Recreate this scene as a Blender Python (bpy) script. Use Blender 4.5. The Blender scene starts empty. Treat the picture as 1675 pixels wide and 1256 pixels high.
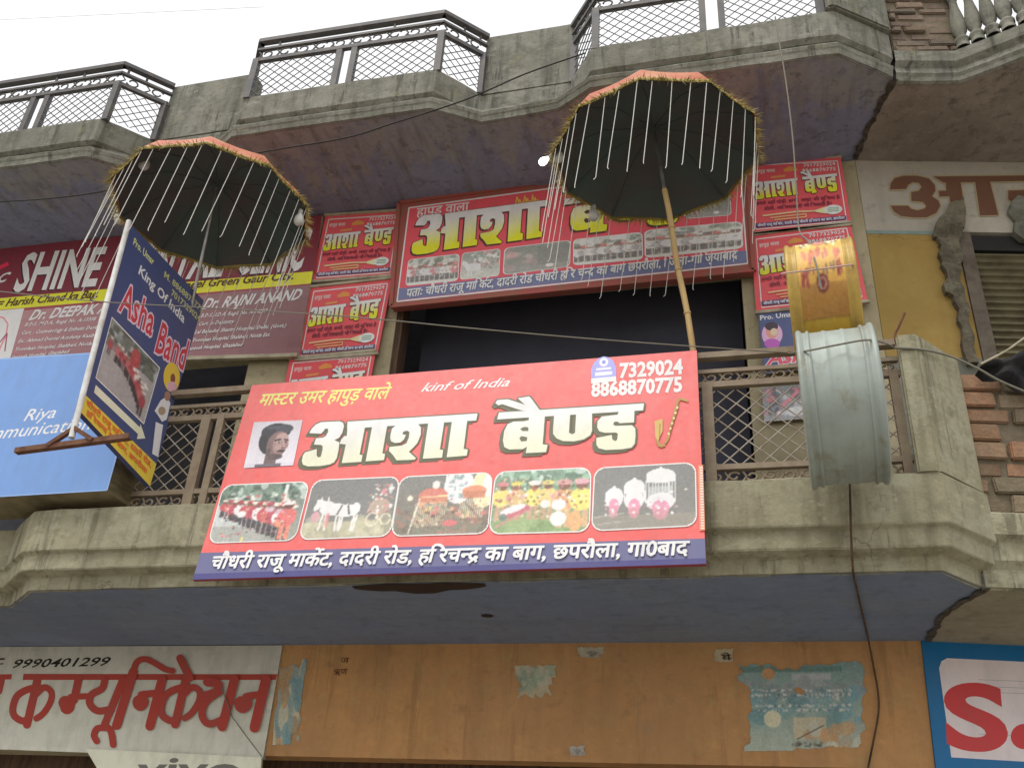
import bpy, bmesh, math, random
import numpy as np
from mathutils import Vector, Matrix
from mathutils.geometry import tessellate_polygon
random.seed(7); rng = np.random.default_rng(7)
SC = bpy.context.scene
COL = SC.collection
# ------------------------------------------------------------------ camera
F, CX, CY = 1600.0, 837.5, 628.0            # focal length and centre in photograph pixels
YAW, PIT, ROLL = (math.radians(a) for a in (-14.8828, 29.9610, 3.7051))
CAM = Vector((0.0, -4.6, 1.6))
fwd = Vector((math.sin(YAW)*math.cos(PIT), math.cos(YAW)*math.cos(PIT), math.sin(PIT)))
rt = Vector((math.cos(YAW), -math.sin(YAW), 0.0)); up = rt.cross(fwd)
RT = rt*math.cos(ROLL) + up*math.sin(ROLL); UP = RT.cross(fwd)
cd = bpy.data.cameras.new("camera"); cam = bpy.data.objects.new("camera", cd); COL.objects.link(cam)
m = Matrix((RT, UP, -fwd)).transposed().to_4x4(); m.translation = CAM; cam.matrix_world = m
cd.sensor_width = 36.0; cd.lens = F/1675*36; cd.clip_start = .05; cd.clip_end = 2000
SC.camera = cam
# ------------------------------------------------------------------ overcast daylight
SUN_EL, SUN_AZ = math.radians(62), math.radians(208)
w = bpy.data.worlds.new("World"); SC.world = w; w.use_nodes = True
nt = w.node_tree; bg = nt.nodes["Background"]
sky = nt.nodes.new("ShaderNodeTexSky"); sky.sky_type = 'NISHITA'; sky.sun_disc = False
sky.sun_elevation = SUN_EL; sky.sun_rotation = SUN_AZ; sky.dust_density = 4; sky.air_density = 1.2
hs = nt.nodes.new("ShaderNodeMix"); hs.data_type = 'RGBA'; hs.inputs[0].default_value = .82
hs.inputs[7].default_value = (9.5, 9.4, 9.3, 1)      # the even white of the cloud layer
nt.links.new(sky.outputs[0], hs.inputs[6]); nt.links.new(hs.outputs[2], bg.inputs[0])
bg.inputs[1].default_value = .112
sl = bpy.data.lights.new("sun", 'SUN'); sl.energy = 1.5; sl.angle = math.radians(26); sl.color = (1, .97, .92)
so = bpy.data.objects.new("sun", sl); COL.objects.link(so)
sd = Vector((math.sin(SUN_AZ)*math.cos(SUN_EL), math.cos(SUN_AZ)*math.cos(SUN_EL), math.sin(SUN_EL)))
so.rotation_euler = sd.to_track_quat('Z', 'Y').to_euler(); so.location = (0, -20, 30)
SC.view_settings.view_transform = 'Standard'; SC.view_settings.look = 'None'
SC.view_settings.exposure = .29; SC.view_settings.gamma = 1
SC.cycles.max_bounces = 6; SC.cycles.diffuse_bounces = 4
# ------------------------------------------------------------------ helpers: pixels to points in the place
def ray(px, py): return RT*((px-CX)/F) - UP*((py-CY)/F) + fwd
def atY(px, py, Y):
    d = ray(px, py); return CAM + d*((Y-CAM.y)/d.y)
def atZ(px, py, Z):
    d = ray(px, py); return CAM + d*((Z-CAM.z)/d.z)
def proj(P):
    v = Vector(P)-CAM; z = v.dot(fwd); return CX+F*v.dot(RT)/z, CY-F*v.dot(UP)/z
class Plane:
    def __init__(s, o, n):
        s.o = Vector(o); s.n = Vector(n).normalized()
        s.u = (Vector((0,0,1)) - s.n*s.n.z).normalized(); s.r = s.u.cross(s.n).normalized()
    def hit(s, px, py):
        d = ray(px, py); return CAM + d*((s.o-CAM).dot(s.n)/d.dot(s.n))
    def loc(s, P): P = Vector(P)-s.o; return P.dot(s.r), P.dot(s.u)
def PY(Y): return Plane((0, Y, 0), (0, -1, 0))
def lin(c):
    return tuple((x/255/12.92 if x/255 <= .04045 else ((x/255+.055)/1.055)**2.4) for x in c[:3])
# ------------------------------------------------------------------ helpers: objects
def link(name, me, mat, parent=None):
    o = bpy.data.objects.new(name, me); COL.objects.link(o)
    if mat:
        for q in (mat if isinstance(mat, (list, tuple)) else [mat]): me.materials.append(q)
    if parent: o.parent = parent
    return o
def tag(o, label, cat, group=None):
    o['label'] = label; o['category'] = cat
    if group: o['group'] = group
    return o
def structure(o): o['kind'] = 'structure'; return o
def thing(name, label, cat, group=None):
    o = bpy.data.objects.new(name, None); COL.objects.link(o); o.empty_display_size = .1
    return tag(o, label, cat, group)
class MB:                                   # a mesh being built
    def __init__(s): s.v = []; s.f = []; s.c = []; s.sm = []
    def face(s, pts, c=None, sm=False):
        i = len(s.v); s.v += [tuple(p) for p in pts]; s.f.append(tuple(range(i, i+len(pts)))); s.c.append(c); s.sm.append(sm)
    def grid(s, rows, c=None, sm=True, close=False):
        i = len(s.v); n = len(rows[0])
        for r in rows: s.v += [tuple(p) for p in r]
        for a in range(len(rows)-1):
            for b in range(n if close else n-1):
                b2 = (b+1) % n
                s.f.append((i+a*n+b, i+a*n+b2, i+(a+1)*n+b2, i+(a+1)*n+b)); s.c.append(c); s.sm.append(sm)
    def box(s, x0, x1, y0, y1, z0, z1, c=None):
        p = [Vector((x, y, z)) for z in (z0, z1) for y in (y0, y1) for x in (x0, x1)]
        s.hexa(p, c)
    def hexa(s, p, c=None):                 # 8 corners: index = x + 2y + 4z
        i = len(s.v); s.v += [tuple(q) for q in p]
        for f in ((0,2,3,1), (4,5,7,6), (0,1,5,4), (2,6,7,3), (0,4,6,2), (1,3,7,5)):
            s.f.append(tuple(i+k for k in f)); s.c.append(c); s.sm.append(False)
    def bar(s, a, b, w, d, side=None, c=None):       # rectangular bar from a to b
        a, b = Vector(a), Vector(b); t = (b-a).normalized()
        q = Vector(side) if side is not None else Vector((0, -1, 0))
        x = t.cross(q)
        if x.length < 1e-4: x = t.cross(Vector((1, 0, 0)))
        x.normalize(); y = x.cross(t).normalized()
        s.hexa([e + x*(i*w/2) + y*(j*d/2) for e in (a, b) for j in (-1, 1) for i in (-1, 1)], c)
    def tube(s, pts, r, n=6, c=None, cap=True):
        pts = [Vector(p) for p in pts]; rows = []
        rr = r if isinstance(r, (list, tuple)) else [r]*len(pts)
        x = None
        for k, p in enumerate(pts):
            t = (pts[min(k+1, len(pts)-1)] - pts[max(k-1, 0)]).normalized()
            if x is None:
                x = t.cross(Vector((0, 0, 1)))
                if x.length < .05: x = t.cross(Vector((0, 1, 0)))
            x = (x - t*x.dot(t)).normalized(); y = t.cross(x)
            rows.append([p + (x*math.cos(a) + y*math.sin(a))*rr[k] for a in (2*math.pi*j/n for j in range(n))])
        s.grid(rows, c, True, True)
        if cap: s.face(rows[0][::-1], c); s.face(rows[-1], c)
    def lathe(s, prof, o, ax, n=24, c=None, sm=True):     # prof: (radius, distance along ax)
        o, ax = Vector(o), Vector(ax).normalized(); x = ax.cross(Vector((.3, .2, .9))).normalized(); y = ax.cross(x)
        s.grid([[o + ax*h + (x*math.cos(a)+y*math.sin(a))*r for a in (2*math.pi*j/n for j in range(n))] for r, h in prof], c, sm, True)
    def build(s, name, mat, parent=None, bevel=0):
        me = bpy.data.meshes.new(name); me.from_pydata(s.v, [], s.f)
        me.polygons.foreach_set('use_smooth', s.sm)
        if any(c is not None for c in s.c):
            at = me.color_attributes.new('Col', 'FLOAT_COLOR', 'CORNER'); k = 0
            buf = np.ones((len(me.loops), 4), dtype=np.float32)
            for f, c in zip(s.f, s.c):
                n = len(f)
                if c is not None: buf[k:k+n, :3] = c
                k += n
            at.data.foreach_set('color', buf.ravel())
        bm = bmesh.new(); bm.from_mesh(me)
        if bevel:
            bmesh.ops.remove_doubles(bm, verts=bm.verts, dist=1e-5)
            bmesh.ops.bevel(bm, geom=[e for e in bm.edges if len(e.link_faces) == 2 and e.calc_face_angle(0) > .5], offset=bevel, segments=2, affect='EDGES', clamp_overlap=True)
            bmesh.ops.recalc_face_normals(bm, faces=bm.faces)
        bm.to_mesh(me); bm.free()
        return link(name, me, mat, parent)
# ------------------------------------------------------------------ materials
def mat(name, base, rough=.8, metal=0., spec=.3):
    M = bpy.data.materials.new(name); M.use_nodes = True; b = M.node_tree.nodes["Principled BSDF"]
    b.inputs['Base Color'].default_value = (*base, 1); b.inputs['Roughness'].default_value = rough
    b.inputs['Metallic'].default_value = metal; b.inputs['Specular IOR Level'].default_value = spec
    return M, M.node_tree, b
def node(nt, t, **k):
    n = nt.nodes.new(t)
    for a, v in k.items():
        if a.startswith('i_'): n.inputs[a[2:]].default_value = v
        else: setattr(n, a, v)
    return n
def coords(nt, scale=(1, 1, 1)):
    tc = node(nt, "ShaderNodeTexCoord"); mp = node(nt, "ShaderNodeMapping"); mp.inputs['Scale'].default_value = scale
    nt.links.new(tc.outputs['Object'], mp.inputs[0]); return mp.outputs[0]
def noise(nt, scale, detail=5, rough=.6, stretch=(1, 1, 1), lo=.4, hi=.6):
    n = node(nt, "ShaderNodeTexNoise"); n.inputs['Scale'].default_value = scale; n.inputs['Detail'].default_value = detail; n.inputs['Roughness'].default_value = rough
    nt.links.new(coords(nt, stretch), n.inputs['Vector'])
    r = node(nt, "ShaderNodeMapRange"); r.inputs['From Min'].default_value = lo; r.inputs['From Max'].default_value = hi
    nt.links.new(n.outputs['Fac'], r.inputs['Value']); return r.outputs[0], n.outputs['Fac']
def mixc(nt, fac, a, b, mode='MIX'):
    x = node(nt, "ShaderNodeMix", data_type='RGBA', blend_type=mode)
    for i, v in ((0, fac), (6, a), (7, b)):
        if hasattr(v, 'is_linked'): nt.links.new(v, x.inputs[i])
        else: x.inputs[i].default_value = v if i == 0 else (*v, 1)
    return x.outputs[2]
def mul(nt, a, b):
    x = node(nt, "ShaderNodeMath", operation='MULTIPLY')
    for i, v in ((0, a), (1, b)):
        if hasattr(v, 'is_linked'): nt.links.new(v, x.inputs[i])
        else: x.inputs[i].default_value = v
    return x.outputs[0]
def bump(nt, b, h, strength=.3, dist=.01):
    n = node(nt, "ShaderNodeBump"); n.inputs['Strength'].default_value = strength; n.inputs['Distance'].default_value = dist
    nt.links.new(h, n.inputs['Height']); nt.links.new(n.outputs[0], b.inputs['Normal'])
def weathered(name, base, stain, stain2, scale=2.2, streak=.5, rough=.9, amt=.8, amt2=.6, bumps=.35, cracks=True, stretch=(1, 1, 1), sstretch=(3.2, 3.2, .35), broad=.35, lichen=None, wear=1., peel=None):
    """plaster or concrete: broad stains, vertical rain streaks, fine grain, a few cracks"""
    M, nt, b = mat(name, base, rough, 0, .2)
    f1, _ = noise(nt, scale, 6, .65, stretch, .42, .66)
    f2, _ = noise(nt, scale*1.7, 5, .6, sstretch, .5, .72)
    f3, raw = noise(nt, 26, 6, .7, (1, 1, 1), .3, .75)
    c = mixc(nt, mul(nt, f1, amt), base, stain)
    if peel:                                            # paint lost along the damp outer edge
        _, rw = noise(nt, 2.6, 6, .7, (2.2, .8, 1)); sx = node(nt, "ShaderNodeSeparateXYZ"); nt.links.new(coords(nt), sx.inputs[0])
        ad = node(nt, "ShaderNodeMath", operation='MULTIPLY_ADD'); ad.inputs[1].default_value = 2.6; nt.links.new(rw, ad.inputs[0])
        ng = node(nt, "ShaderNodeMath", operation='MULTIPLY'); ng.inputs[1].default_value = -1.; nt.links.new(sx.outputs['Y'], ng.inputs[0]); nt.links.new(ng.outputs[0], ad.inputs[2])
        mr = node(nt, "ShaderNodeMapRange"); mr.inputs['From Min'].default_value = .78; mr.inputs['From Max'].default_value = .98; nt.links.new(ad.outputs[0], mr.inputs['Value'])
        c = mixc(nt, mul(nt, mr.outputs[0], .9), c, peel)
    c = mixc(nt, mul(nt, f2, streak), c, stain2)
    f5, _ = noise(nt, scale*4.3, 5, .7, (1, 1, 1.3), .58, .7)
    c = mixc(nt, mul(nt, f5, amt2), c, tuple(x*.55 for x in stain))
    if lichen:
        f9, _ = noise(nt, 3.4, 6, .72, (2.6, 2.6, .22), .555, .615); c = mixc(nt, mul(nt, f9, .75*wear), c, tuple(x*.5 for x in stain2))
        f10, _ = noise(nt, 7.5, 6, .75, (1, 1, 1), .50, .60); c = mixc(nt, mul(nt, f10, .6*wear), c, tuple(x*.72 for x in stain))
        f11, _ = noise(nt, 5.5, 5, .7, (1, 1, 1.6), .54, .62); c = mixc(nt, mul(nt, f11, .5*wear), c, tuple(min(.5, x*1.3) for x in base))
    f6, _ = noise(nt, scale*.55, 4, .55, (1, 1, 1), .48, .62)
    c = mixc(nt, mul(nt, f6, broad), c, tuple(x*.6 for x in stain))
    if lichen:
        f7, _ = noise(nt, scale*3.1, 6, .7, (1, 1, 1), .6, .7); c = mixc(nt, mul(nt, f7, .7*wear), c, lichen)
        f8, _ = noise(nt, scale*5.5, 6, .75, (1, 1, 2.2), .60, .66); c = mixc(nt, mul(nt, f8, .6*wear), c, tuple(x*1.35 for x in base))
    c = mixc(nt, mul(nt, f3, .35), c, tuple(x*.62 for x in base))
    if cracks:
        v = node(nt, "ShaderNodeTexVoronoi", feature='DISTANCE_TO_EDGE'); v.inputs['Scale'].default_value = 1.1
        wob = node(nt, "ShaderNodeTexNoise"); wob.inputs['Scale'].default_value = 5; wob.inputs['Detail'].default_value = 6
        co = coords(nt); nt.links.new(co, wob.inputs['Vector'])
        mx = node(nt, "ShaderNodeMix", data_type='RGBA', blend_type='ADD'); mx.inputs[0].default_value = .35
        nt.links.new(co, mx.inputs[6]); nt.links.new(wob.outputs['Color'], mx.inputs[7]); nt.links.new(mx.outputs[2], v.inputs['Vector'])
        r = node(nt, "ShaderNodeMapRange"); r.inputs['From Min'].default_value = .001; r.inputs['From Max'].default_value = .005; r.inputs['To Min'].default_value = .55; r.inputs['To Max'].default_value = 0
        nt.links.new(v.outputs['Distance'], r.inputs['Value'])
        gate, _ = noise(nt, 1.7, 3, .5, (1, 1, 1), .52, .6)
        c = mixc(nt, mul(nt, r.outputs[0], gate), c, tuple(x*.2 for x in base))
    nt.links.new(c, b.inputs['Base Color']); bump(nt, b, raw, bumps, .012)
    return M
def simple(name, base, rough=.7, metal=0., var=.25, scale=14, dirt=None, spec=.3, stretch=(1, 1, 1)):
    M, nt, b = mat(name, base, rough, metal, spec)
    f, raw = noise(nt, scale, 5, .65, stretch, .4, .65)
    c = mixc(nt, mul(nt, f, 1.0 if dirt else var), base, dirt or tuple(x*.45 for x in base))
    nt.links.new(c, b.inputs['Base Color']); bump(nt, b, raw, .12, .004)
    return M
def printed(name, rough=.42, spec=.35, grime=.18):
    M, nt, b = mat(name, (1, 1, 1), rough, 0, spec)
    a = node(nt, "ShaderNodeVertexColor", layer_name='Col')
    f, raw = noise(nt, 7, 6, .7, (1.5, 1.5, .6), .45, .75)
    c = mixc(nt, mul(nt, f, grime), a.outputs[0], (.16, .14, .12))
    nt.links.new(c, b.inputs['Base Color'])
    f2, raw2 = noise(nt, 2.2, 3, .5, (1.6, 1.6, .7)); bump(nt, b, raw2, .55, .03)
    return M
M_CONC = weathered("weathered concrete", (.285, .28, .24), (.155, .16, .115), (.07, .072, .06), 2.0, .8, amt=.9, amt2=.75, bumps=.7, broad=.5, lichen=(.29, .28, .15), wear=.9)
M_CONC_LOW = weathered("yellowed concrete", (.42, .395, .28), (.29, .265, .165), (.11, .10, .06), 1.8, .65, amt=.8, amt2=.6, bumps=.6, broad=.35, lichen=(.2, .185, .11), wear=.75)
M_SOFF_UP = weathered("peeling purple ceiling paint", (.25, .275, .40), (.27, .28, .37), (.17, .155, .155), 1.5, .8, amt=.6, cracks=False, sstretch=(4.5, .55, 1), peel=(.335, .33, .325), lichen=(.38, .37, .36), wear=.6)
M_SOFF_LOW = weathered("lavender ceiling paint", (.225, .275, .40), (.25, .285, .34), (.17, .21, .28), 1.6, .4, cracks=False, bumps=.3, amt2=.2, sstretch=(.6, 4, 1), lichen=(.30, .31, .31), wear=.35)
M_SOFF_R = weathered("bare brown ceiling plaster", (.36, .31, .265), (.27, .225, .19), (.18, .145, .12), 2.0, .4, lichen=(.32, .28, .23), wear=.6)
M_SOFF_R2 = weathered("grey ceiling plaster", (.36, .325, .24), (.30, .27, .20), (.24, .21, .15), 2.0, .3, lichen=(.33, .3, .2), wear=.4)
M_ORANGE = weathered("faded orange wall paint", (.62, .33, .135), (.54, .31, .15), (.34, .19, .09), 1.5, .45, amt=.7, amt2=.5, bumps=.35, cracks=False, lichen=(.40, .32, .22), wear=.38)
M_BEIGE = weathered("beige wall paint", (.50, .44, .29), (.40, .34, .21), (.25, .2, .12), 2.0, .4)
M_YELLOW = weathered("yellow ochre wall paint", (.44, .31, .10), (.40, .245, .075), (.32, .22, .08), 1.6, .3, amt=.6, amt2=.3, bumps=.15)
M_BAND = weathered("pale wall paint", (.54, .50, .42), (.43, .40, .34), (.32, .29, .24), 2.2, .3, cracks=False)
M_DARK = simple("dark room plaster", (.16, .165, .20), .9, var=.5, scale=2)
M_DARKWOOD = simple("dark brown wood", (.13, .075, .045), .8, dirt=(.05, .03, .02), scale=6, stretch=(4, 4, .4))
M_RAIL = simple("rusty brown railing paint", (.28, .215, .16), .65, .1, dirt=(.36, .30, .21), scale=9)
M_RAILUP = simple("dark grey railing paint", (.10, .10, .105), .55, .1, dirt=(.15, .14, .13), scale=9)
M_MESH = simple("mesh steel", (.48, .44, .38), .55, .1, dirt=(.32, .25, .18), scale=12)
M_PRINT = printed("printed vinyl")
M_PRINT_MATT = printed("faded print", .7, .15, .3)
M_PAINTED = printed("hand painted lettering", .75, .1, .3)
M_PLY = simple("weathered plywood", (.26, .21, .12), .85, dirt=(.13, .11, .06), scale=5, stretch=(1, 1, 5))
M_TRIM = simple("pale painted trim", (.50, .45, .33), .7, dirt=(.30, .26, .18), scale=8)
M_REDFRAME = simple("red painted frame", (.42, .10, .09), .6, dirt=(.30, .14, .09), scale=9)
M_WIRE = simple("black cable", (.025, .024, .022), .6)
M_CORD = simple("grey cord", (.22, .21, .17), .8)
M_BULB = simple("frosted bulb", (.62, .62, .58), .25, var=.1, spec=.5)
M_SOCKET = simple("bulb socket plastic", (.5, .5, .46), .5, var=.2)
M_BEAD = simple("white bead string", (.74, .73, .68), .5, var=.15)
M_GOLD = simple("gold tinsel", (.48, .36, .10), .5, dirt=(.24, .21, .06), scale=30)
M_UNDER = simple("dark green lining cloth", (.095, .12, .113), .95, dirt=(.12, .095, .095), scale=2.2, spec=.1)
M_TOP = simple("orange red satin", (.46, .10, .04), .5, dirt=(.56, .25, .13), scale=5, spec=.4)
M_BAMBOO = simple("bamboo", (.52, .36, .16), .6, dirt=(.33, .22, .09), scale=7, stretch=(1, 1, .3))
M_STEEL = simple("worn steel", (.42, .42, .40), .35, .8, dirt=(.25, .24, .22), scale=9)
M_WHITEPOST = simple("white painted tube", (.72, .73, .72), .45, dirt=(.5, .49, .45), scale=8)
M_RUST = simple("rusty angle iron", (.20, .10, .06), .85, .1, dirt=(.12, .055, .035), scale=18)
M_SKIN = simple("drum skin", (.55, .50, .40), .6, dirt=(.4, .35, .25), scale=6)
M_SHUT = simple("olive shutter steel", (.20, .175, .105), .5, .3, dirt=(.13, .11, .07), scale=8)
M_TARP = simple("black tarpaulin", (.018, .017, .018), .6, scale=6, spec=.2)
M_ROAD = weathered("dusty asphalt", (.32, .295, .25), (.25, .23, .2), (.2, .185, .16), .6, .2, cracks=False)
def galvanised():
    M, nt, b = mat("galvanised drum steel", (.5, .56, .53), .5, .1, .4)
    f1, raw = noise(nt, 4, 5, .6, (1, 1, 1), .42, .68); f2, _ = noise(nt, 9, 6, .7, (1, 1, .5), .56, .66); f3, _ = noise(nt, 2.2, 3, .5, (3, 1, .6), .55, .7)
    c = mixc(nt, mul(nt, f1, .6), (.36, .41, .375), (.22, .24, .215)); c = mixc(nt, mul(nt, f2, .45), c, (.23, .19, .10)); c = mixc(nt, mul(nt, f3, .65), c, (.20, .19, .135))
    nt.links.new(c, b.inputs['Base Color']); bump(nt, b, raw, .15, .01); return M
M_GALV = galvanised()
def brickmat():
    M, nt, b = mat("old brick", (1, 1, 1), .95, 0, .1)
    a = node(nt, "ShaderNodeVertexColor", layer_name='Col'); f, raw = noise(nt, 30, 6, .7); f2, _ = noise(nt, 5, 5, .7, (1, 1, 1), .45, .65)
    c = mixc(nt, mul(nt, f, .4), a.outputs[0], (.14, .11, .08)); c = mixc(nt, mul(nt, f2, .35), c, (.30, .25, .18))
    nt.links.new(c, b.inputs['Base Color']); bump(nt, b, raw, .6, .02); return M
M_BRICK = brickmat()
def emit():
    M, nt, b = mat("lit bulb glass", (1, 1, 1), .3); b.inputs['Emission Color'].default_value = (1, .98, .95, 1); b.inputs['Emission Strength'].default_value = 3.5; return M
M_LIT = emit()
# ------------------------------------------------------------------ lettering
_gc = {}
def _mesh_of(s, bold, res):
    c = bpy.data.curves.new('t', 'FONT'); c.body = s; c.size = 1; c.fill_mode = 'FRONT'; c.resolution_u = res; c.offset = bold
    o = bpy.data.objects.new('t', c); me = o.to_mesh()
    v = [tuple(p.co[:2]) for p in me.vertices]; f = [tuple(p.vertices) for p in me.polygons]
    o.to_mesh_clear(); bpy.data.objects.remove(o); bpy.data.curves.remove(c)
    return v, f
def glyph(ch, bold=0, res=2):
    k = (ch, bold, res)
    if k not in _gc:
        ra = max(p[0] for p in _mesh_of(ch+'|', 0, 1)[0]) - max(p[0] for p in _mesh_of('|', 0, 1)[0])
        v, f = _mesh_of(ch, bold, res) if ch.strip() else ([], [])
        _gc[k] = (v, f, ra)
    return _gc[k]
def clip(v, f, X):                          # keep what lies left of X
    out, fo = [], []
    for q in f:
        p = [v[i] for i in q]; r = []
        for i in range(len(p)):
            a, b = p[i-1], p[i]
            if (a[0] <= X) != (b[0] <= X):
                t = (X-a[0])/(b[0]-a[0]); r.append((X, a[1]+t*(b[1]-a[1])))
            if b[0] <= X: r.append(b)
        if len(r) > 2: fo.append(tuple(range(len(out), len(out)+len(r)))); out += r
    return out, fo
def deva(s):
    """logical Devanagari to drawing order: [(char, 'full' | 'half' | 'reph' | 'rakar')]"""
    H, I = '\u094d', '\u093f'; cl = []; i = 0
    iscons = lambda c: '\u0915' <= c <= '\u0939' or '\u0958' <= c <= '\u095f'
    while i < len(s):
        c = s[i]
        if iscons(c):
            seq = [c]; i += 1
            while i < len(s) and (s[i] == '\u093c' or (s[i] == H and i+1 < len(s) and iscons(s[i+1]))):
                if s[i] == H: seq.append(s[i+1]); i += 2
                else: seq[-1] += s[i]; i += 1
            marks = []
            while i < len(s) and ('\u093e' <= s[i] <= '\u094c' or s[i] in '\u0901\u0902\u0903'): marks.append(s[i]); i += 1
            reph = len(seq) > 1 and seq[0] == 'र'
            if reph: seq = seq[1:]
            rak = len(seq) > 1 and seq[-1] == 'र'
            if rak: seq = seq[:-1]
            if I in marks: cl.append((I, 'full')); marks.remove(I)
            for q in seq[:-1]: cl.append((q[0], 'half'))
            cl.append((seq[-1][0], 'full'))
            if len(seq[-1]) > 1: cl.append(('\u093c', 'full'))
            if rak: cl.append(('', 'rakar'))
            for q in marks: cl.append((q, 'full'))
            if reph: cl.append(('', 'reph'))
        else: cl.append((c, 'full')); i += 1
    return cl
def layout(s, bold=0, res=2, track=0):
    pen = 0; out = []; prev = .5
    for ch, kind in deva(s):
        if kind == 'reph':
            x = pen-.06; out.append(([(x-.12, .66), (x-.1, .80), (x, .86), (x+.11, .82), (x+.09, .76), (x, .79), (x-.05, .75), (x-.06, .66)], [tuple(range(8))], 0)); continue
        if kind == 'rakar':
            x = pen-prev*.5; out.append(([(x-.19, -.05), (x+.02, .12), (x+.08, .07), (x-.13, -.10)], [(0, 1, 2, 3)], 0)); continue
        v, f, adv = glyph(ch, bold, res)
        if ch == '\u093f': v = [(x-.05, y) for x, y in v]; adv -= .075
        if kind == 'half':
            X = adv-.175; v, f = clip(v, f, X); adv = X-.012
        out.append(([(x+pen, y) for x, y in v], f, 0)); pen += adv + (track if adv > .05 else 0)
        if adv > .05: prev = adv
    return out, pen
CAP = .73; HEAD = .655
class Art:
    """flat printed or painted artwork lying on a plane; every new shape lies a hair in front of the last"""
    def __init__(s, plane, K=1.0, base=.0012, step=.00003):
        s.p = plane; s.K = K; s.k = 0; s.base = base; s.step = step; s.mb = MB()
    def col(s, c): return tuple(min(.86, x/s.K) for x in lin(c))
    def off(s): s.k += 1; return s.p.n*(s.base + s.k*s.step)
    def poly3(s, P, c, cols=None):
        d = s.off(); tri = tessellate_polygon([[Vector(s.p.loc(q)).to_3d() for q in P]])
        n = s.p.n
        for t in tri:
            q = [P[i] for i in t]
            if (q[1]-q[0]).cross(q[2]-q[0]).dot(n) < 0: t = (t[0], t[2], t[1]); q = [P[i] for i in t]
            s.mb.face([x+d for x in q], [cols[i] for i in t] if cols else s.col(c))
    def poly(s, pts, c): s.poly3([s.p.hit(*q) for q in pts], c)
    def grad(s, pts, ct, cb):                         # a printed top-to-bottom colour change
        P = [s.p.hit(*q) for q in pts]; s.grad3(P, ct, cb)
    def grad3(s, P, ct, cb, stop=.3):
        v = [s.p.loc(q)[1] for q in P]; lo, hi = min(v), max(v)
        a, b = s.col(ct), s.col(cb)
        s.poly3(P, ct, [tuple(a[i]*t+b[i]*(1-t) for i in range(3)) for t in (min(1, max(0, ((x-lo)/(hi-lo)-.12)*1.5)) for x in v)])
    def ell(s, cx, cy, rx, ry, c, n=20, rot=0):
        s.poly([(cx+rx*math.cos(a)*math.cos(rot)-ry*math.sin(a)*math.sin(rot), cy+rx*math.cos(a)*math.sin(rot)+ry*math.sin(a)*math.cos(rot)) for a in (2*math.pi*i/n for i in range(n))], c)
    def line(s, pts, wd, c):                          # a stroke of pixel width wd
        for a, b in zip(pts, pts[1:]):
            dx, dy = b[0]-a[0], b[1]-a[1]; L = math.hypot(dx, dy) or 1; nx, ny = -dy/L*wd/2, dx/L*wd/2
            s.poly([(a[0]+nx, a[1]+ny), (b[0]+nx, b[1]+ny), (b[0]-nx, b[1]-ny), (a[0]-nx, a[1]-ny)], c)
    def frame(s, q, wd, c): s.line([*q, q[0]], wd, c)
    def rounded(s, q, r, c, n=5):                     # quad with rounded corners, r in fractions of the sides
        h = quadmap(q); pts = []
        for (u, v), a0 in (((1-r[0], r[1]), -90), ((1-r[0], 1-r[1]), 0), ((r[0], 1-r[1]), 90), ((r[0], r[1]), 180)):
            for i in range(n+1):
                a = math.radians(a0+90*i/n); pts.append(h(u+r[0]*math.cos(a), v+r[1]*math.sin(a)))
        s.poly(pts, c)
    def text(s, t, p0, p1, h, c, bold=0., italic=0., pt=None, res=2, cols=None, track=0):
        """baseline from pixel p0 to p1, letters h pixels tall (or up to pixel pt)"""
        dv = any('\u0900' <= x <= '\u097f' for x in t)
        lay, W = layout(t, 0 if dv else bold, res, track); O = s.p.hit(*p0); U = s.p.hit(*p1)-O
        if pt: V = s.p.hit(*pt)-O
        else:
            a, b = proj(O), proj(O+s.p.u*.1); V = s.p.u*(.1*h/math.hypot(a[0]-b[0], a[1]-b[1])) + U.normalized()*0
            V = V + U.normalized()*(italic*V.length)
        ref = HEAD if dv else CAP; n = s.p.n; d0 = s.off(); s.k += 3; C = s.col(c)
        C2 = s.col(cols) if cols else None
        cop = [(0, 0)] + ([(bold*1.25*math.cos(k*math.pi/3), bold*1.1*math.sin(k*math.pi/3)) for k in range(6)] if dv and bold else []); s.k += 4*len(cop)
        for ci, (i, (v, f, _)) in ((c_, g_) for c_ in range(len(cop)) for g_ in enumerate(lay)):
            d = d0 + n*(s.step*.9*(i % 4 + 4*ci)); P = [O + U*((x+cop[ci][0])/W) + V*((y+cop[ci][1])/ref) + d for x, y in v]
            for q in f:
                pq = [P[k] for k in q]
                if (pq[1]-pq[0]).cross(pq[2]-pq[0]).dot(n) < 0: pq = pq[::-1]; q = q[::-1]
                if C2: s.mb.face(pq, [tuple(C[j]*min(1, max(0, v[k][1]/ref)) + C2[j]*(1-min(1, max(0, v[k][1]/ref))) for j in range(3)) for k in q])
                else: s.mb.face(pq, C)
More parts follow.
